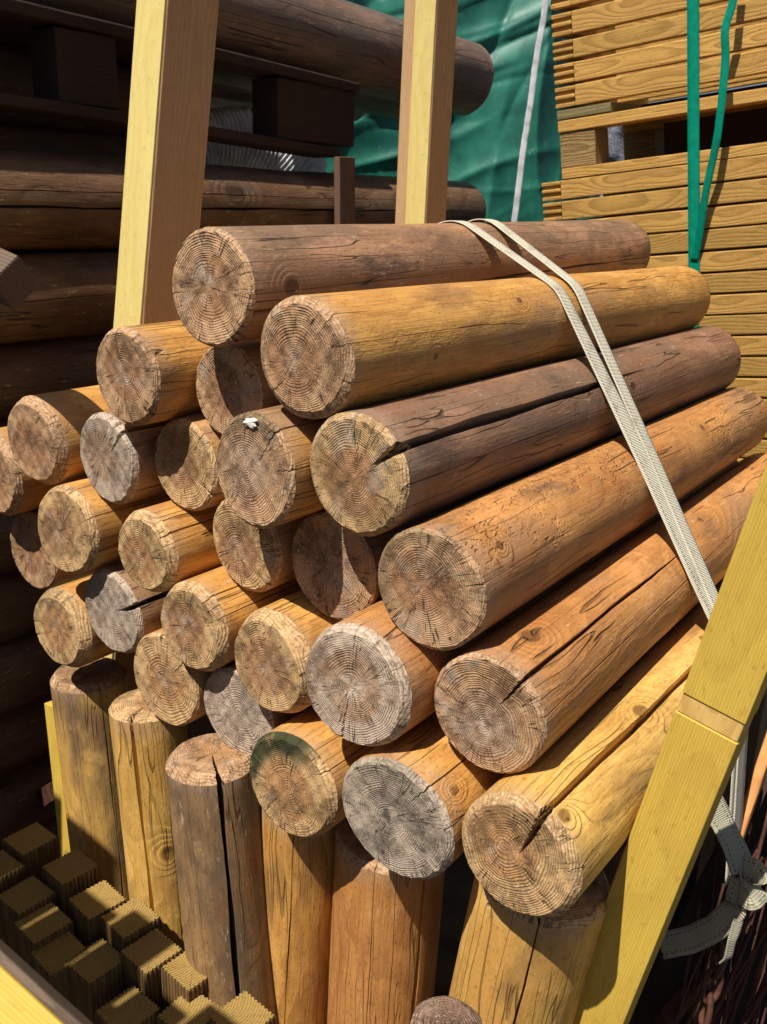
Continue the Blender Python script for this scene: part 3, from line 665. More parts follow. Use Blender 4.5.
def strap(label, yA, yB, w_, lift=0.0, wide=0.0):
    """yA = y where it crosses the topmost post, yB = y where it reaches the lowest one"""
    h = hull(section(.5*(yA+yB)))
    xs0, xs1 = SPN['A1'][0][0]-.02, SPN['A6'][0][0]
    d = np.r_[0, np.cumsum(np.linalg.norm(np.diff(h, axis=0), axis=1))]
    s = np.linspace(0, d[-1], 260); X_ = np.interp(s, d, h[:, 0]); Z_ = np.interp(s, d, h[:, 1])
    t = np.clip((X_-xs0)/(xs1-xs0), -.6, 1.25); Y_ = yA+(yB-yA)*t
    P = np.stack([X_, Y_, Z_], 1)
    # follow each log's true surface a little: small bow between contacts
    keep = X_ < SPN['A6'][0][0]+SPN['A6'][2]*.93
    P = P[keep]; t_all = np.r_[t[keep], np.full(20, 1.2)]
    Q = P[-1]; tail = np.stack([Q+np.array([.0, .0, -.3])*u+np.array([.02, .02, 0])*u for u in np.linspace(0.03, 1, 20)])
    P = np.vstack([P, tail])
    sd_ = np.tile(np.array([0.0, 1, 0]), (len(P), 1))
    sp = P.copy()
    if lift: 
        T = np.gradient(P, axis=0); T /= np.linalg.norm(T, axis=1)[:, None]; N = np.cross(T, sd_); N *= np.sign(N[:, 2:3]+1e-6); sp += N*lift
    ww = w_*(1+wide*np.clip((t_all-.45)/.5, 0, 1))
    o = link('strap', ribbon_mesh(sp, sd_, ww), WEB); tag(o, label, 'strap', 'cream straps round the pile'); return o
YS = [(1.21, 1.19), (1.29, 1.20)]
strap('left of the two cream woven straps lying across the top posts', *YS[0], .027, wide=1.1)
strap('right of the two cream woven straps lying across the top posts', *YS[1], .027, lift=.0026, wide=.15)

# ------------------------------------------------------------------ grooved deck posts standing at the lower left
def deckmat():
    g = G('grooved_deck_post_side'); o = g.obj(); n = g.noise(g.vm('MULTIPLY', o, (60, 60, 8)), 1, 4, .6); f = g.noise(g.vm('MULTIPLY', o, (500, 500, 20)), 1, 3, .6)
    col = g.mix(g.sm(n, .35, .65), (.24, .14, .05), (.12, .068, .026)); col = g.mix(g.sm(f, .4, .7, 0, .4), col, (.07, .045, .02))
    return g.out(col, .8, g.bump(f, .0008))
def decktop():
    g = G('grooved_deck_post_end'); o = g.obj(); x, y, z = g.sep(o)[:3]
    r = g.vm('LENGTH', g.comb(g.math('ADD', x, .05), g.math('ADD', y, .012), 0.0)); nn = g.noise(o, 40, 2)
    fr = g.math('FRACT', g.math('ADD', g.math('DIVIDE', r, .004), g.math('MULTIPLY', nn, .8))); late = g.sm(fr, .3, .8); b = g.noise(o, 330, 3, .7)
    col = g.mix(g.math('MULTIPLY', late, .55), (.38, .25, .075), (.17, .095, .03)); col = g.mix(g.sm(b, .5, .7, 0, .6), col, (.10, .065, .02))
    return g.out(col, .85, g.bump(g.math('ADD', late, b), .0016))
DS, DT = deckmat(), decktop()
def deck_section(s, teeth=8):
    pts = []; h = s/2; g_ = .0019; n = teeth
    for side in range(4):
        for k in range(n):
            u0 = -h+s*k/n
            for f_, dd in ((.12, 0), (.5, 0), (.62, g_), (.95, g_)):
                u = u0+s/n*f_; v = h-dd
                pts.append([(u, -v), (v, u), (-u, v), (-v, -u)][side])
    return np.array(pts)
def deck_post():
    s = .063; P = deck_section(s, 9); root = empty('grooved_post')
    zs = np.r_[np.linspace(-1.2, -.004, 30), -.0005]
    V = np.stack([np.stack([P[:, 0]*(1 if i < 30 else .985), P[:, 1]*(1 if i < 30 else .985), np.full(len(P), z)], 1) for i, z in enumerate(zs)])
    link('grooved_shaft', grid_mesh('grooved_shaft', V, smooth=False), DS, root)
    V2 = np.stack([np.c_[P*.985*q, np.full(len(P), -.0004)] for q in (1, .9)])
    link('cut_end', grid_mesh('cut_end', V2, cap_last=True, smooth=False), DT, root)
    return root
DL = [((30, 838), 0, 'small grooved post with a lit top at the left edge, furthest up the photo'), ((70, 866), .0, 'grooved post with brightly lit ribs in front of the yellow lath'),
      ((97, 899), -.03, 'grooved post half lit, left of a pinkish square top'), ((123, 911), -.03, 'grooved post with a pinkish square top lit by the sun'),
      ((151, 950), -.05, 'grooved post with a split lit and shaded top, left of the brightest square top'), ((190, 964), -.05, 'grooved post with the brightest fully ringed square top'),
      ((242, 1016), -.08, 'grooved post with a crumbly yellow top at the bottom edge'), ((60, 952), -.09, 'shaded grooved post near the corner board, left of another shaded one'),
      ((103, 955), -.09, 'shaded grooved post in front of the pinkish square top'), ((137, 1003), -.12, 'shaded grooved post at the bottom, in front of the split lit top'),
      ((28, 893), -.04, 'shaded grooved post below the small lit one at the left edge'), ((4, 862), -.02, 'shaded grooved post cut by the left edge'),
      ((43, 922), -.06, 'shaded grooved post in the middle of the dark group'), ((190, 1012), -.1, 'shaded grooved post at the bottom, below the brightest top')]
proto = None; placed = []
for i, ((px, py), dz, lab) in enumerate(DL):
    P = on_z(px, py, H-.985+dz*.4)
    for it in range(30):
        for q in placed:
            dx, dy = P[0]-q[0], P[1]-q[1]
            if abs(dx) < .067 and abs(dy) < .067:
                if abs(dx) > abs(dy): P[0] += .003*(1 if dx > 0 else -1)
                else: P[1] += .003*(1 if dy > 0 else -1)
    placed.append(P)
    if proto is None: proto = deck_post(); r_ = proto
    else:
        r_ = proto.copy(); COL.objects.link(r_)
        for ch in proto.children:
            c = ch.copy(); COL.objects.link(c); c.parent = r_
    r_.location = P; r_.rotation_euler = (0, 0, random.uniform(-.09, .09)); tag(r_, lab, 'grooved post', 'grooved square posts at the lower left')
# corner board, bottom left
d1, d2 = at_d(-110, 914, .66), at_d(120, 1128, .60)
d2 = d1+(d2-d1)*(d1[2]/(d1[2]-d2[2]))
o = board('corner_board', d1, d2, .05, .030, Y_BRIGHT, up=tuple(np.array([0, -.6, .8])), seed=9)
tag(o, 'yellow board across the bottom left corner with a grey upper edge', 'board')
gs = link('weathered_edge', board_mesh(.007, np.linalg.norm(d2-d1), .028, seed=10), GREYB, o); gs.location = (0.0, 0, 0)
mw_, _ = frame(d1, d2, (0, -.6, .8))
gs.location = (-.0288 if (mw_.to_3x3()@Vector((-1, 0, 0))).z > 0 else .0288, 0, .001)

# rough topped post at the bottom edge
rm = wood_end('rough_broken_wood', (.24, .15, .10), (.10, .06, .04), (.2, .12, .08), .04, seed=77, bumpd=.003, gamt=.5)
tp = at_d(447, 1022, .80)
ro = round_pole('stub_post', 'rough brown stub at the bottom edge, out of focus', 'stub', None, tp, tp+np.array([0, 0, -tp[2]+.0])-np.array([0, 0, 0]), .034, 400,
                wood_side('stub_skin', *BRWN, seed=4.4), rm, [], [], (.3, .25), minor=3, nth=80, ny=40, up=(0, 1, 0), lump=.05)

# ------------------------------------------------------------------ steel rack round and under the pile
zb = min(LG[k][2]-LG[k][3] for k in ('B14', 'B18', 'B20', 'B21', 'A6'))
o = board('rack_rail', (-.98, .98, zb-.10), (-.98, 1.9, zb-.10), .05, .05, RUST); 
bpy.data.objects.remove(o)
def rail(label, P0, P1, w_=.05):
    o = board('rack_rail', P0, P1, w_, w_, RUST, seed=12, rough=.0002); tag(o, label, 'steel rail', 'rusty rails of the storage rack'); return o
a_ = on_y(-30, 842, .95); b_ = on_y(64, 786, .95); b_ = b_+(b_-a_)*.25
rail('rusty steel rail at the left, behind the grey gold standing post', a_, b_, .04)
rail('rusty steel rail at the lower right under the knotted strap', at_d(645, 1045, 1.3), at_d(722, 950, 1.42), .022)
for i_, yy_ in enumerate((1.05, 1.65)):        # bearers the pile lies on, out of sight from the front
    o = board('rack_bearer', (-1.45, yy_, min(LG['B14'][2]-LG['B14'][3], LG['A6'][2]-LG['A6'][3])-.052), (-.36, yy_, LG['A6'][2]-LG['A6'][3]-.052), .08, .09, PALLET, seed=13+i_)
    rt_ = tag(o, ('front' if i_ == 0 else 'rear')+' timber bearer hidden beneath the lying posts', 'bearer')
    for xx_ in (-1.3, -.80, -.42):
        lg = link('leg', board_mesh(.07, 1.0, .07, seed=14), GREYB); lg.parent = rt_; lg.matrix_parent_inverse = rt_.matrix_world.inverted()
        zt_ = min(LG['B14'][2], LG['A6'][2])-.16
        m_, _ = frame((xx_, yy_, 0), (xx_, yy_, 1), (0, 1, 0)); lg.matrix_world = m_; lg.scale = (1, zt_, 1)

# ------------------------------------------------------------------ frames stacked at the right, behind
vl = np.array([-1333.0, 137.0, F]); vl /= np.linalg.norm(vl)
dn = np.array([.117, -1.0, .315]); dn -= vl*(dn@vl); dn /= np.linalg.norm(dn)
SU, SW = M@(-vl), M@(-dn)                  # to the right along the boards, and up
SN = np.cross(SU, SW)
if SN@(CAM-at_d(650, 200, 2.5)) < 0: SN = -SN
S0 = at_d(565, 180, 2.45)
def on_S(px, py, depth=0.0):
    r = ray(px, py); o_ = S0-SN*depth; t = ((o_-CAM)@SN)/(r@SN); return CAM+r*t
def s_uw(px, py): p = on_S(px, py)-S0; return p@SU, p@SW
def s_mat(u, w_, n=0.0):
    m = np.eye(4); m[:3, 0] = -SN; m[:3, 1] = SU; m[:3, 2] = SW; m[:3, 3] = S0+SU*u+SW*w_-SN*n
    if np.linalg.det(m[:3, :3]) < 0: m[:3, 0] = SN
    return Matrix(m.tolist())
SGN = 1 if np.linalg.det(np.stack([-SN, SU, SW], 1)) > 0 else -1
LB = 1.25
def frame_layer(u0, w0, h, label, mat, teeth=True, depth=.55, name='timber_crate', tooth=.055):
    """one frame of the stack: long board in front, cross boards with comb joint ends, long board at the back"""
    root = empty(name, s_mat(u0, w0)); tag(root, label, 'crate', 'timber crates stacked at the right')
    th = .03
    def part(nm, x0, x1, y0, y1, z0, z1, m_, seed):
        L = y1-y0
        me = board_mesh(abs(x1-x0), L, z1-z0, bev=.0022, ny=12, nx=2, seed=seed, warp=.0006); s = link(nm, me, m_, root)
        s.location = (SGN*(x0+x1)/2, y0, (z0+z1)/2); return s
    if teeth:                              # comb: the board's end splits in fingers with the cross board's ends between them
        part('front_board', 0, th, tooth, LB, 0, h, mat, random.randint(0, 999))
        n = 5; hh = h/n
        for k in range(n):
            if k % 2 == 0: part('finger', .0, th, 0, tooth-.0005, k*hh, (k+1)*hh, mat, k)
        part('side_board', .007, depth, .001, tooth-.004, .003, h-.003, FRAMEW[3], 5)
    else:
        part('front_board', 0, th, 0, LB, 0, h, mat, random.randint(0, 999)); part('side_board', th+.002, depth, .002, .05, .001, h-.001, FRAMEW[3], 5)
    part('back_board', depth+.002, depth+th, 0, LB, h*.5, h*1.5, mat, 8); part('slit_blocker', depth*.5, depth*.5+.02, .06, LB-.01, h*.25, h*1.22, mat, 8)  # inner board added and back board raised to stop light slits
    return root
uL, _ = s_uw(553, 60); uLL, _ = s_uw(543, 215)
edges_up = [(-18, 10), (14, 38), (42, 62), (65, 86), (88, 110)]
for i, (a, b) in enumerate(edges_up):
    w1 = s_uw(556, a)[1]; w0 = s_uw(556, b)[1]
    names = ['topmost timber crate in view of the right hand stack', 'second timber crate from the top of the right hand stack', 'third timber crate from the top of the right hand stack',
             'fourth timber crate from the top of the right hand stack', 'timber crate lying directly on the greenish spacer strip']
    frame_layer(uL, w0+.002, w1-w0-.003, names[i], FRAMEW[i % 3])
for i in range(3):                         # the frames go on above the picture's edge
    w0 = s_uw(556, -18)[1]+.006+i*.062; frame_layer(uL, w0, .055, ['first', 'second', 'third'][i]+' timber crate above the topmost one in view', FRAMEW[i])
def s_box(name, u0, u1, w0, w1, n0, n1, mat, parent=None, label=None, cat=None, group=None):
    me = board_mesh(n1-n0, u1-u0, w1-w0, bev=.002, ny=12, nx=2, seed=3); s = link(name, me, mat)
    s.matrix_world = s_mat(u0, (w0+w1)/2, (n0+n1)/2)
    if parent is not None: mwd = s.matrix_world.copy(); s.parent = parent; s.matrix_parent_inverse = parent.matrix_world.inverted(); s.matrix_world = mwd
    if label: tag(s, label, cat, group)
    return s
SPACER = sawn('green_tinged_spacer', (.24, .20, .09), (.12, .10, .04), 15.1, (0, -.03), .004, 0, .85, .001, .5)
wsp0, wsp1 = s_uw(560, 121)[1], s_uw(560, 111)[1]
s_box('spacer_strip', uL+.003, s_uw(611, 111)[0], wsp0+.001, wsp1-.001, .0, .55, SPACER, label='short greenish spacer strip under the upper crates', cat='spacer')
s_box('spacer_strip', uL+.14, uL+LB-.01, wsp0+.001, wsp1-.001, .22, .30, PALLET, label='long dark strip added on the yellow wood pallet to keep the gap dark', cat='spacer')  # dark filler; hides the bright slit under the upper crates
pr = empty('pallet', s_mat(uL, s_uw(560, 175)[1])); tag(pr, 'yellow wood pallet between the upper and lower crates of the right hand stack', 'pallet')
wt1, wt0 = s_uw(562, 121)[1], s_uw(562, 133)[1]; wb1, wb0 = s_uw(566, 169)[1], s_uw(566, 180)[1]
s_box('deck_board', uL+.004, uL+LB, wt0, wt1-.001, .0, .10, FRAMEW[0], pr)
s_box('deck_board', uL+.004, uL+LB, wt0, wt1-.001, .45, .55, FRAMEW[0], pr)
s_box('bottom_board', uL+.008, uL+LB, wb0+.001, wb1, .0, .10, FRAMEW[1], pr)
s_box('bottom_board', uL+.008, uL+LB, wb0+.001, wb1, .45, .55, FRAMEW[1], pr)
for u_ in (uL+.006, uL+.006+.58, uL+LB-.10):
    for n_ in (.004, .455): s_box('block', u_, u_+.097, wb1+.001, wt0-.001, n_, n_+.09, GAPDARK, pr)
s_box('gap_blocker', uL+.20, uL+LB, wb1+.001, wt0-.001, .24, .31, PALLET, pr)  # dark bar added to close the bright gap through the pallet
wcur = wb0-.0005; pitch = .0525
ordn = ['first', 'second', 'third', 'fourth', 'fifth', 'sixth', 'seventh', 'eighth', 'ninth', 'tenth', 'eleventh', 'twelfth', 'thirteenth', 'fourteenth', 'fifteenth', 'sixteenth', 'seventeenth', 'eighteenth', 'nineteenth', 'twentieth']
ordn += ['twenty '+q for q in ordn[:9]]+['thirtieth']+['thirty '+q for q in ordn[:9]]+['fortieth']
nlow = int((S0[2]+wcur*SW[2])/pitch/1.0)
# pitch from the photo: board lines at the right edge
wr = [s_uw(767, y)[1] for y in (181, 202, 224, 248, 273)]
pitch = abs(wr[0]-wr[-1])/4
for i in range(int((S0[2]-.04)/pitch)):
    w1 = wcur-i*pitch; hgt = pitch-.0055
    if i < 2: frame_layer(uLL, w1-hgt, hgt, ordn[i]+' timber crate below the pallet, with comb joint ends', FRAMEW[(i+1) % 4], True)
    elif i < 12: frame_layer(uLL+random.uniform(-.01, .01), w1-hgt, hgt, ordn[i]+' timber crate below the pallet in the right hand stack', FRAMEW[(i*2+1) % 4], i % 2 == 0)
    else: frame_layer(uLL+random.uniform(-.01, .01), w1-hgt, hgt, ordn[i]+' timber crate below the pallet, low in the right hand stack', FRAMEW[(i*2+1) % 4], False)

GREEN = plain('green_strapping', (.0, .26, .17), .35, 60, .25, .0002)
def band(name, pts, w_, label):
    P = smooth_path([on_S(*p[:2], depth=-p[2]) for p in pts], 60)
    o = link(name, ribbon_mesh(P, np.tile(SU, (60, 1)), w_, .0012, 3), GREEN); tag(o, label, 'strap'); return o
band('plastic_strap', [(692, -60, .004), (693, 0, .004), (693.5, 150, .004), (694, 270, .005), (693, 345, .004), (693, 500, .004)], .028, 'taut green plastic strap running straight down the crate stack')
band('plastic_strap', [(738, -50, .05), (734, -5, .05), (733, 5, .05), (724, 28, .055), (726, 55, .05), (722, 100, .05), (717, 140, .045), (706, 190, .03), (698, 245, .012), (694, 262, .006)], .018, 'loose green plastic strap end curling down beside the taut one')

# things glimpsed in the pallet's gap
BAGM = plain('grey_plastic_wrap', (.22, .24, .30), .3, 25, .7, .01, col2=(.06, .06, .09))
def lumpy(name, C_, ax, seed, mat, label, cat, n=40):
    rg = np.random.default_rng(seed); th = np.linspace(0, 2*PI, n, endpoint=False); ph = np.linspace(.05, PI-.05, n//2); p = rg.uniform(0, 6, 8)
    T, F_ = np.meshgrid(th, ph); r = 1+.10*np.sin(3*T+p[0])*np.sin(2*F_+p[1])+.07*np.sin(5*T+4*F_+p[2])+.05*np.sin(9*T-7*F_+p[3])
    e = lambda v, q: np.sign(v)*np.abs(v)**q
    V = np.stack([ax[0]*r*e(np.cos(T), .6)*e(np.sin(F_), .6), ax[1]*r*e(np.sin(T), .6)*e(np.sin(F_), .6), ax[2]*r*e(np.cos(F_), .6)], -1)
    o = link(name, grid_mesh(name, V, cap_first=True, cap_last=True), mat); o.location = C_; tag(o, label, cat); return o
lumpy('wrapped_bundle', at_d(640, 150, 3.3), (.2, .2, .10), 3, BAGM, 'grey plastic wrapped bundle seen through the pallet gap', 'bundle')
lumpy('red_sack', at_d(750, 128, 4.2), (.10, .10, .03), 4, plain('red_sack', (.45, .03, .03), .5), 'red sack glimpsed through the pallet gap', 'sack')

# ------------------------------------------------------------------ green tarpaulin over a stack, behind
def tarp():
    g = G('green_tarpaulin'); o = g.obj(); n = g.noise(o, 9, 4, .6); wv = g.noise(g.vm('MULTIPLY', o, (400, 400, 400)), 1, 1)
    col = g.mix(g.sm(n, .3, .7), (.006, .10, .075), (.018, .18, .13)); d = g.noise(o, 30, 5, .7); col = g.mix(g.sm(d, .6, .75, 0, .4), col, (.25, .38, .33))
    m_ = g.out(col, .48, g.bump(g.math('ADD', n, g.math('MULTIPLY', wv, .25)), .0012)); g.b.inputs['Specular IOR Level'].default_value = .5
    C0 = at_d(440, 200, 3.7); nu, nv = 700, 340
    right = M[:, 0].copy(); right[2] = 0; right /= np.linalg.norm(right); back = np.array([-right[1], right[0], 0])
    if back@(C0-CAM) < 0: back = -back
    U = np.linspace(0, 1, nu, endpoint=False); rg = np.random.default_rng(8)
    W_, Dp, Ht = 1.6, .9, 3.1
    a = U*2*PI
    def sq(c, q=.5): return np.sign(c)*np.abs(c)**q
    X_ = sq(np.cos(a))*W_/2; Y_ = sq(np.sin(a))*Dp/2
    V = np.zeros((nv, nu, 3)); zz = np.linspace(0, Ht, nv)
    fold = np.zeros((nv, nu)); cr_ = np.zeros((nv, nu))
    for k in range(60):
        s0, z0, ang, wd, am = rg.uniform(-.8, .8), rg.uniform(1.3, Ht), rg.choice([rg.uniform(-1.5, -1.1), rg.uniform(-.5, .3)]), rg.uniform(.006, .03) if k % 4 else rg.uniform(.06, .12), rg.uniform(.25, .6)
        q = X_[None]-s0; zr = zz[:, None]-z0; dd = q*math.cos(ang)+zr*math.sin(ang); al = -q*math.sin(ang)+zr*math.cos(ang)
        dd = dd+.03*np.sin(al*5+k)
        cr_ += 1.5*am*wd*np.exp(-np.abs(dd/wd)**1.15)*np.exp(-(al/rg.uniform(.25, .8))**2)*(1 if k % 3 else -1)
    bul = .06*np.sin(zz*2.3)[:, None]
    rad_ = 1+fold+bul
    rad_ *= (1-np.clip((zz-Ht+.15)/.15, 0, 1)**2*.25)[:, None]
    C = C0+back*.45+right*(-.05); C[2] = 0
    for i in range(nv): V[i] = C+right*(X_*rad_[i])[:, None]+back*(Y_*rad_[i]+np.sign(Y_)*cr_[i])[:, None]+np.array([0, 0, 1])*(zz[i]+fold[i]*.3)[:, None]
    o_ = link('tarpaulin', grid_mesh('tarpaulin', V, cap_last=True), m_); tag(o_, 'green plastic tarpaulin with creases covering a stack in the background', 'tarpaulin')
    return C0, right, back
TC, TRt, TBk = tarp()
def off_tarp(px, py, d): return at_d(px, py, d)
rp = smooth_path([off_tarp(x_, y_, 3.38) for x_, y_ in ((549, -30), (545, 10), (536, 60), (531, 100), (523, 150), (519, 185), (512, 240))], 60)
rp += np.random.default_rng(2).normal(0, .0004, rp.shape)
o = link('webbing_strap', ribbon_mesh(rp, np.tile(M[:, 0], (60, 1)), .022, .002, 4), plain('grey_white_webbing', (.42, .43, .46), .8, 25, .35, .0004)); tag(o, 'greyish white strap hanging down the green tarpaulin', 'strap')

# ------------------------------------------------------------------ dark stack of thick poles and pallets at the left, behind
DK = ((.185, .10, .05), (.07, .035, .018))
def far_pole(label, a_px, b_px, x, hpx, seed, tint=DK, wa=.4, front=None, cr=(), lenx=None):
    A_ = on_x(*a_px, x); B_ = on_x(*b_px, x); z = M[:, 2]@(A_-CAM); R = hpx*z/F
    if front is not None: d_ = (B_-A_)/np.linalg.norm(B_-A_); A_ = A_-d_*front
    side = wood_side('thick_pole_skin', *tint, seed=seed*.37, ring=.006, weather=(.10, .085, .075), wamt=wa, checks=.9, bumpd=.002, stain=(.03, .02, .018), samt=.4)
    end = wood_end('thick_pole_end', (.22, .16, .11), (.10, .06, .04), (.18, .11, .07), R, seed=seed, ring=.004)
    # far end is the cut end in view, so build from the far end back
    return A_, B_, R, side, end
def place(label, A_, B_, R, side, end, seed, cr=(), kn=()):
    return round_pole('thick_pole', label, 'pole', 'thick round poles in the dark stack at the left', A_, B_, R, seed, side, end, cr, kn, (.08, .08), minor=6, nth=110, ny=90, lump=.02)
XB = -1.78
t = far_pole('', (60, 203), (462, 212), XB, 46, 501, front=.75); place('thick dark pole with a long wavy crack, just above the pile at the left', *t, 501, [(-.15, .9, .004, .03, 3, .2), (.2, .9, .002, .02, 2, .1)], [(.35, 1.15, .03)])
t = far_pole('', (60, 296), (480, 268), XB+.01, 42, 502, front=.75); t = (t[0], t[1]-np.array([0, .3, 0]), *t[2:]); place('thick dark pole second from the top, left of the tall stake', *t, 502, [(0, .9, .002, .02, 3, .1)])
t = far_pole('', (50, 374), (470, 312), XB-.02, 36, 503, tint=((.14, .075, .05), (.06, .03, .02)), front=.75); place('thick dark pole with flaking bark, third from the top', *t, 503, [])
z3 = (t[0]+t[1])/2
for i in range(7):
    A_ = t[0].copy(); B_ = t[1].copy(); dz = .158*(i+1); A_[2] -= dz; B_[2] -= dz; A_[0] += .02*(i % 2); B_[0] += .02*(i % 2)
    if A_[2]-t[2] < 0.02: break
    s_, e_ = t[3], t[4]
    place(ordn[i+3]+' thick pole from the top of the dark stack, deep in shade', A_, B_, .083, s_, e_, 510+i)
# rows behind so that the stack has depth
for r_i in range(1):
    for c_i in range(10):
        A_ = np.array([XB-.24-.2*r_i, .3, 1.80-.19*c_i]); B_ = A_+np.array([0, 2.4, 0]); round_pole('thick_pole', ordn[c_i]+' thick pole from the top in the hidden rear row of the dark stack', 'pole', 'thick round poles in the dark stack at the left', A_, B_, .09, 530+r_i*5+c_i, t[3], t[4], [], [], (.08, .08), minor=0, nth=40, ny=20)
for i, z_ in enumerate((1.975, 2.14, 2.305, 2.47)):  # short poles added to close the sky opening behind the pallet
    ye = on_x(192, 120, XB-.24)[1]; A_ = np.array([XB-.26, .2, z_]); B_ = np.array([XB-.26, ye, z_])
    round_pole('thick_pole', 'short '+ordn[i]+' pole from below behind the dark pallet, added to keep it dark', 'pole', 'thick round poles in the dark stack at the left', B_, A_, .084, 590+i, t[3], t[4], [], [], (.08, .08), minor=0, nth=40, ny=20)
# pallet lying on the thick poles
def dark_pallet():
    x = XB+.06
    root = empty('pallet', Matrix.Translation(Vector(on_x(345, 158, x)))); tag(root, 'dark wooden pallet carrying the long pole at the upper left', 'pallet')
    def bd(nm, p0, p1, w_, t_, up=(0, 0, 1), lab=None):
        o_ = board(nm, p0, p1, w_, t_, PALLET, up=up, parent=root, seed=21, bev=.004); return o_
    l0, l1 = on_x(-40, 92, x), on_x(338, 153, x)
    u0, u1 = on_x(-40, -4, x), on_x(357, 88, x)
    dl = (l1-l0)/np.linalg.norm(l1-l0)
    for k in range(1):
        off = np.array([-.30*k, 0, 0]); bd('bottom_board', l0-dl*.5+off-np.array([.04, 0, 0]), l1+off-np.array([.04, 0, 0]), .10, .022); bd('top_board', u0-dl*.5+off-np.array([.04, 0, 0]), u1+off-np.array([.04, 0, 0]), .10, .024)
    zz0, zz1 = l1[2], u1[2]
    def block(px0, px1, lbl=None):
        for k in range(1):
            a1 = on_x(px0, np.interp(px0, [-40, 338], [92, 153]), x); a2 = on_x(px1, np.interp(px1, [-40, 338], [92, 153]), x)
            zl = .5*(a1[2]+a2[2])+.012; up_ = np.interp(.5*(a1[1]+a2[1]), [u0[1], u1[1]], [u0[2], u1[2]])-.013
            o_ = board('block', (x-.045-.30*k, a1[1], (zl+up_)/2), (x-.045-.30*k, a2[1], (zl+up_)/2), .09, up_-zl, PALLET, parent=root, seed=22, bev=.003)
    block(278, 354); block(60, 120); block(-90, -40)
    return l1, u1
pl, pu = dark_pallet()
# long pole on top of the pallet, its end towards the tarpaulin
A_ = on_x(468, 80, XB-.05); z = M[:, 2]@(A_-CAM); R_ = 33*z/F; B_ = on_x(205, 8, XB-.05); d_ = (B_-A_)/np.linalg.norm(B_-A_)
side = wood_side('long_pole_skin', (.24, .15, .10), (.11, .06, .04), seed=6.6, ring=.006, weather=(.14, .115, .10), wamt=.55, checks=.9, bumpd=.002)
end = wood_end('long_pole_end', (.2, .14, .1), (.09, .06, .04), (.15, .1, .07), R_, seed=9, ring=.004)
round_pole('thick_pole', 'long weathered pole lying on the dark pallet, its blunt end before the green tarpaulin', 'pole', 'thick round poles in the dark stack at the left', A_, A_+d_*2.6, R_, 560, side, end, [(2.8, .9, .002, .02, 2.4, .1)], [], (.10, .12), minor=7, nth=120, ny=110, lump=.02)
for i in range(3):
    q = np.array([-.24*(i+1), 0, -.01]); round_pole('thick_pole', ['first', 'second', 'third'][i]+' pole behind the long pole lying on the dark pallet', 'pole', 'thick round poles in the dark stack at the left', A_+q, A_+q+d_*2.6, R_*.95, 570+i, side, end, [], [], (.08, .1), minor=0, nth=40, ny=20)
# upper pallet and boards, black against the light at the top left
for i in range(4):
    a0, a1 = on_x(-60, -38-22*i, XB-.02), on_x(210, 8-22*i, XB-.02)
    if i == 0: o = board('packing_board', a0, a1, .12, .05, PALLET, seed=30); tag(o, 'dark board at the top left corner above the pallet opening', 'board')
# thin plate at the far end standing between stacks
o = board('packing_board', on_x(345, 250, XB+.115), on_x(344, 157, XB+.115), .062, .02, sawn('brown_packing_piece', (.17, .10, .065), (.08, .045, .03), 4.1), up=(1, 0, 0), seed=31)
tag(o, 'short brown upright board wedged between pole and pallet corner', 'board')
# grey squared timber poking in at the left edge
a0 = at_d(-40, 256, 1.25); a1 = at_d(16, 283, 1.20)
o = board('squared_timber', a0-(a1-a0)/abs((a1-a0)[0])*(a0[0]-XB+.02), a1, .055, .05, GREYB, up=(-.5, .6, .7), seed=32, bev=.003); tag(o, 'grey weathered squared timber end poking in at the left edge', 'timber')

# corrugated pipe coil behind the pallet
def coil():
    m_ = plain('grey_corrugated_plastic', (.86, .88, .9), .5, 20, .3, .0005)
    K = [(120, 190, 2.75), (165, 158, 2.8), (205, 140, 2.85), (240, 137, 2.9), (275, 148, 2.95), (300, 172, 3.0), (300, 196, 3.05), (260, 205, 3.1), (190, 200, 3.1), (120, 215, 3.1)]
    P = smooth_path([at_d(*k_) for k_ in K], 1500); L_ = np.r_[0, np.cumsum(np.linalg.norm(np.diff(P, axis=0), axis=1))]
    r = .088+.0045*np.tanh(2.5*np.sin(L_*2*PI/.0135))
    o_ = link('corrugated_pipe', tube_mesh(P, r, 22), m_); tag(o_, 'grey ribbed plastic pipe coiled behind the dark pallet', 'pipe')
coil()
o = board('yellow_crate', at_d(200, 96, 4.6), at_d(262, 108, 4.6), .4, .24, plain('yellow_plastic', (.42, .36, .05), .6), seed=33); tag(o, 'pale yellow crate glimpsed above the ribbed pipe', 'crate')
o = board('blue_crate', at_d(264, 104, 4.6), at_d(280, 107, 4.6), .4, .16, plain('blue_plastic', (.02, .09, .40), .5), seed=34); tag(o, 'blue crate glimpsed right of the yellow one', 'crate')

# ------------------------------------------------------------------ lower right: knotted strap, chain, rods
WEB2 = webmat('shaded_webbing', .5)  # same cream weave, darkened for the shade in this corner
def web(pts, w_, sides, label, n=70):
    P = smooth_path([at_d(*p) for p in pts], n); s_ = smooth_path([c2w(v) for v in sides], n)
    o_ = link('strap_tail', ribbon_mesh(P, s_, w_, .0018, 6), WEB2); return o_
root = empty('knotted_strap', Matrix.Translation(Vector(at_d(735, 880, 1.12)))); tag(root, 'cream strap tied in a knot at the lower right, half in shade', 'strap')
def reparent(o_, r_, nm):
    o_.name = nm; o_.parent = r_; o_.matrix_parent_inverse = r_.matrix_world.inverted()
reparent(web([(705, 790, 1.13), (722, 822, 1.12), (736, 850, 1.10), (744, 874, 1.085)], .034, [(1, -.2, .1), (1, -.2, .15), (1, -.2, .2), (1, -.1, .2)], ''), root, 'strap_tail')
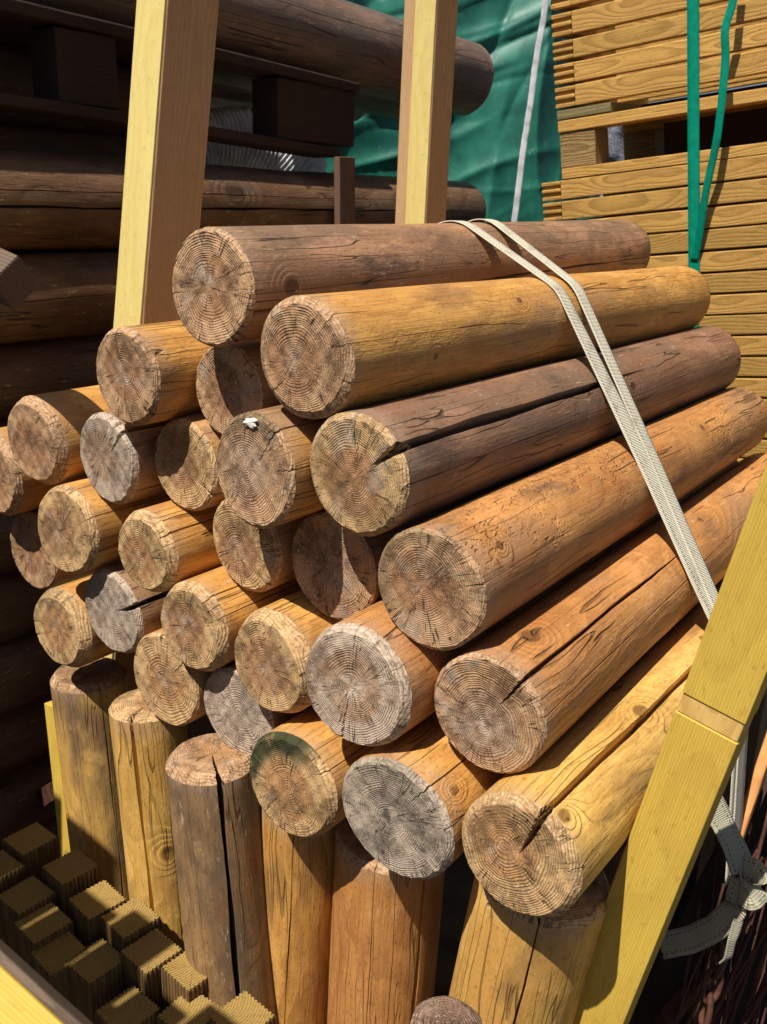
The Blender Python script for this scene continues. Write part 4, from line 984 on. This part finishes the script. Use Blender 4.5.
reparent(web([(743, 868, 1.085), (756, 872, 1.07), (760, 888, 1.06), (750, 898, 1.06), (740, 890, 1.075), (742, 878, 1.09), (755, 868, 1.10)], .03, [(.15, 1, .2)]*7, ''), root, 'knot_loop')
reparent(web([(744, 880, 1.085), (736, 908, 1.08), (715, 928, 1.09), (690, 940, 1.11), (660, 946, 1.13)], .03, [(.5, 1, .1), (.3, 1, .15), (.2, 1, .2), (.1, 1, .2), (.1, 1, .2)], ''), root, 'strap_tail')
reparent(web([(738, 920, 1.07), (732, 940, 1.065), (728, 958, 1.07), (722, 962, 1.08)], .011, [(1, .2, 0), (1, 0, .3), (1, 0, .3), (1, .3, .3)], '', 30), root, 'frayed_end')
CH = empty('chain', Matrix.Translation(Vector(at_d(728, 960, 1.13)))); tag(CH, 'short rusty chain hanging below the knotted strap', 'chain')
for i, (cx_, cy_2) in enumerate(((722, 935), (717, 960), (712, 985), (706, 1010))):
    C_ = at_d(cx_, cy_2, 1.14); a = np.linspace(0, 2*PI, 40, endpoint=False); u = M[:, 0]*(.0 if i % 2 else 1)+M[:, 2]*(1 if i % 2 else .2); v = at_d(cx_-5, cy_2+25, 1.14)-C_; v /= np.linalg.norm(v)
    o_ = link('link', tube_mesh(C_+np.outer(np.cos(a), v)*.021+np.outer(np.sin(a), u)*.011, .0038, 8, closed=True), RUST); reparent(o_, CH, 'link')
rg = np.random.default_rng(44)
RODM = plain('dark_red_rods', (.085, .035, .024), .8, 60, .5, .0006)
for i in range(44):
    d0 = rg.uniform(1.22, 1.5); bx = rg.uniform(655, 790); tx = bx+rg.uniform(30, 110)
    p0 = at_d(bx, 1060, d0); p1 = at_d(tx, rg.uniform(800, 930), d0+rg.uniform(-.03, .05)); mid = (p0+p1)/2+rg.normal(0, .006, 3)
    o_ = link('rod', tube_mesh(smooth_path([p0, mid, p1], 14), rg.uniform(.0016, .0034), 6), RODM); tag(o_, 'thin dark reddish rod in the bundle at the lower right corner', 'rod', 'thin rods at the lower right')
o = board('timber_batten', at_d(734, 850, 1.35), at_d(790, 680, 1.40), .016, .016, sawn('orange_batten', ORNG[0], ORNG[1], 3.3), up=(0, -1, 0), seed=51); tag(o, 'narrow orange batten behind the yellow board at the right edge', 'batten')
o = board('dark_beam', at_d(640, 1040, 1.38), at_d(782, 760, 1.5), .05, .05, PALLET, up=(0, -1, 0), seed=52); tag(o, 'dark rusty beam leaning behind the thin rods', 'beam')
shade_b = board('dark_beam', at_d(590, 1090, 1.9), at_d(810, 860, 2.0), .3, .05, plain('shade_black', (.018, .013, .01), .9), up=(0, -1, 0), seed=53); tag(shade_b, 'broad near-black plank added for the shade behind the rods at the lower right', 'plank')  # near-black colour stands in for the shade behind the rods

# ------------------------------------------------------------------ white paint on the mossy post end
P0, P1, R = SPN['B6']; mw, _ = frame(P0, P1)
PAINT = plain('white_paint', (.8, .8, .76), .6, 120, .25, .0008)
for o_ in bpy.data.objects:
    if o_.get('label', '').startswith('round post with a mossy rim'):
        d = dab(None, None, .011, .0045, PAINT, 5, 'paint_mark', parent=o_); d.location = (.0, .0, R*.86); d['label'] = 'dab of white paint'; 

# unseen shadow caster at the near left

# boards added out of view, stepped so their edge shades the grooved posts
root = empty('shade_stack', Matrix.Translation(Vector((-1.3, 0, 0)))); tag(root, 'unseen stack of grey boards added left of the camera to cast shade', 'stack')
for i in range(11):
    board('shade_board', (-1.6+.01*(i % 2), -.22+.01*(i % 3), .08+.16*i), (-.70, -.20-.01*(i % 2), .08+.16*i), .5, .150, GREYB, parent=root, seed=60+i)
for i, dy_ in enumerate((.0, .025, -.03, .03, .045, -.02, .02, -.035, .015, -.03)):
    x_ = -1.55+.098*i; board('shade_board', (x_, -.5, 1.843), (x_+.004, .088+dy_-.018*(i-4.5), 1.843), .092, .15, GREYB, parent=root, seed=80+i)
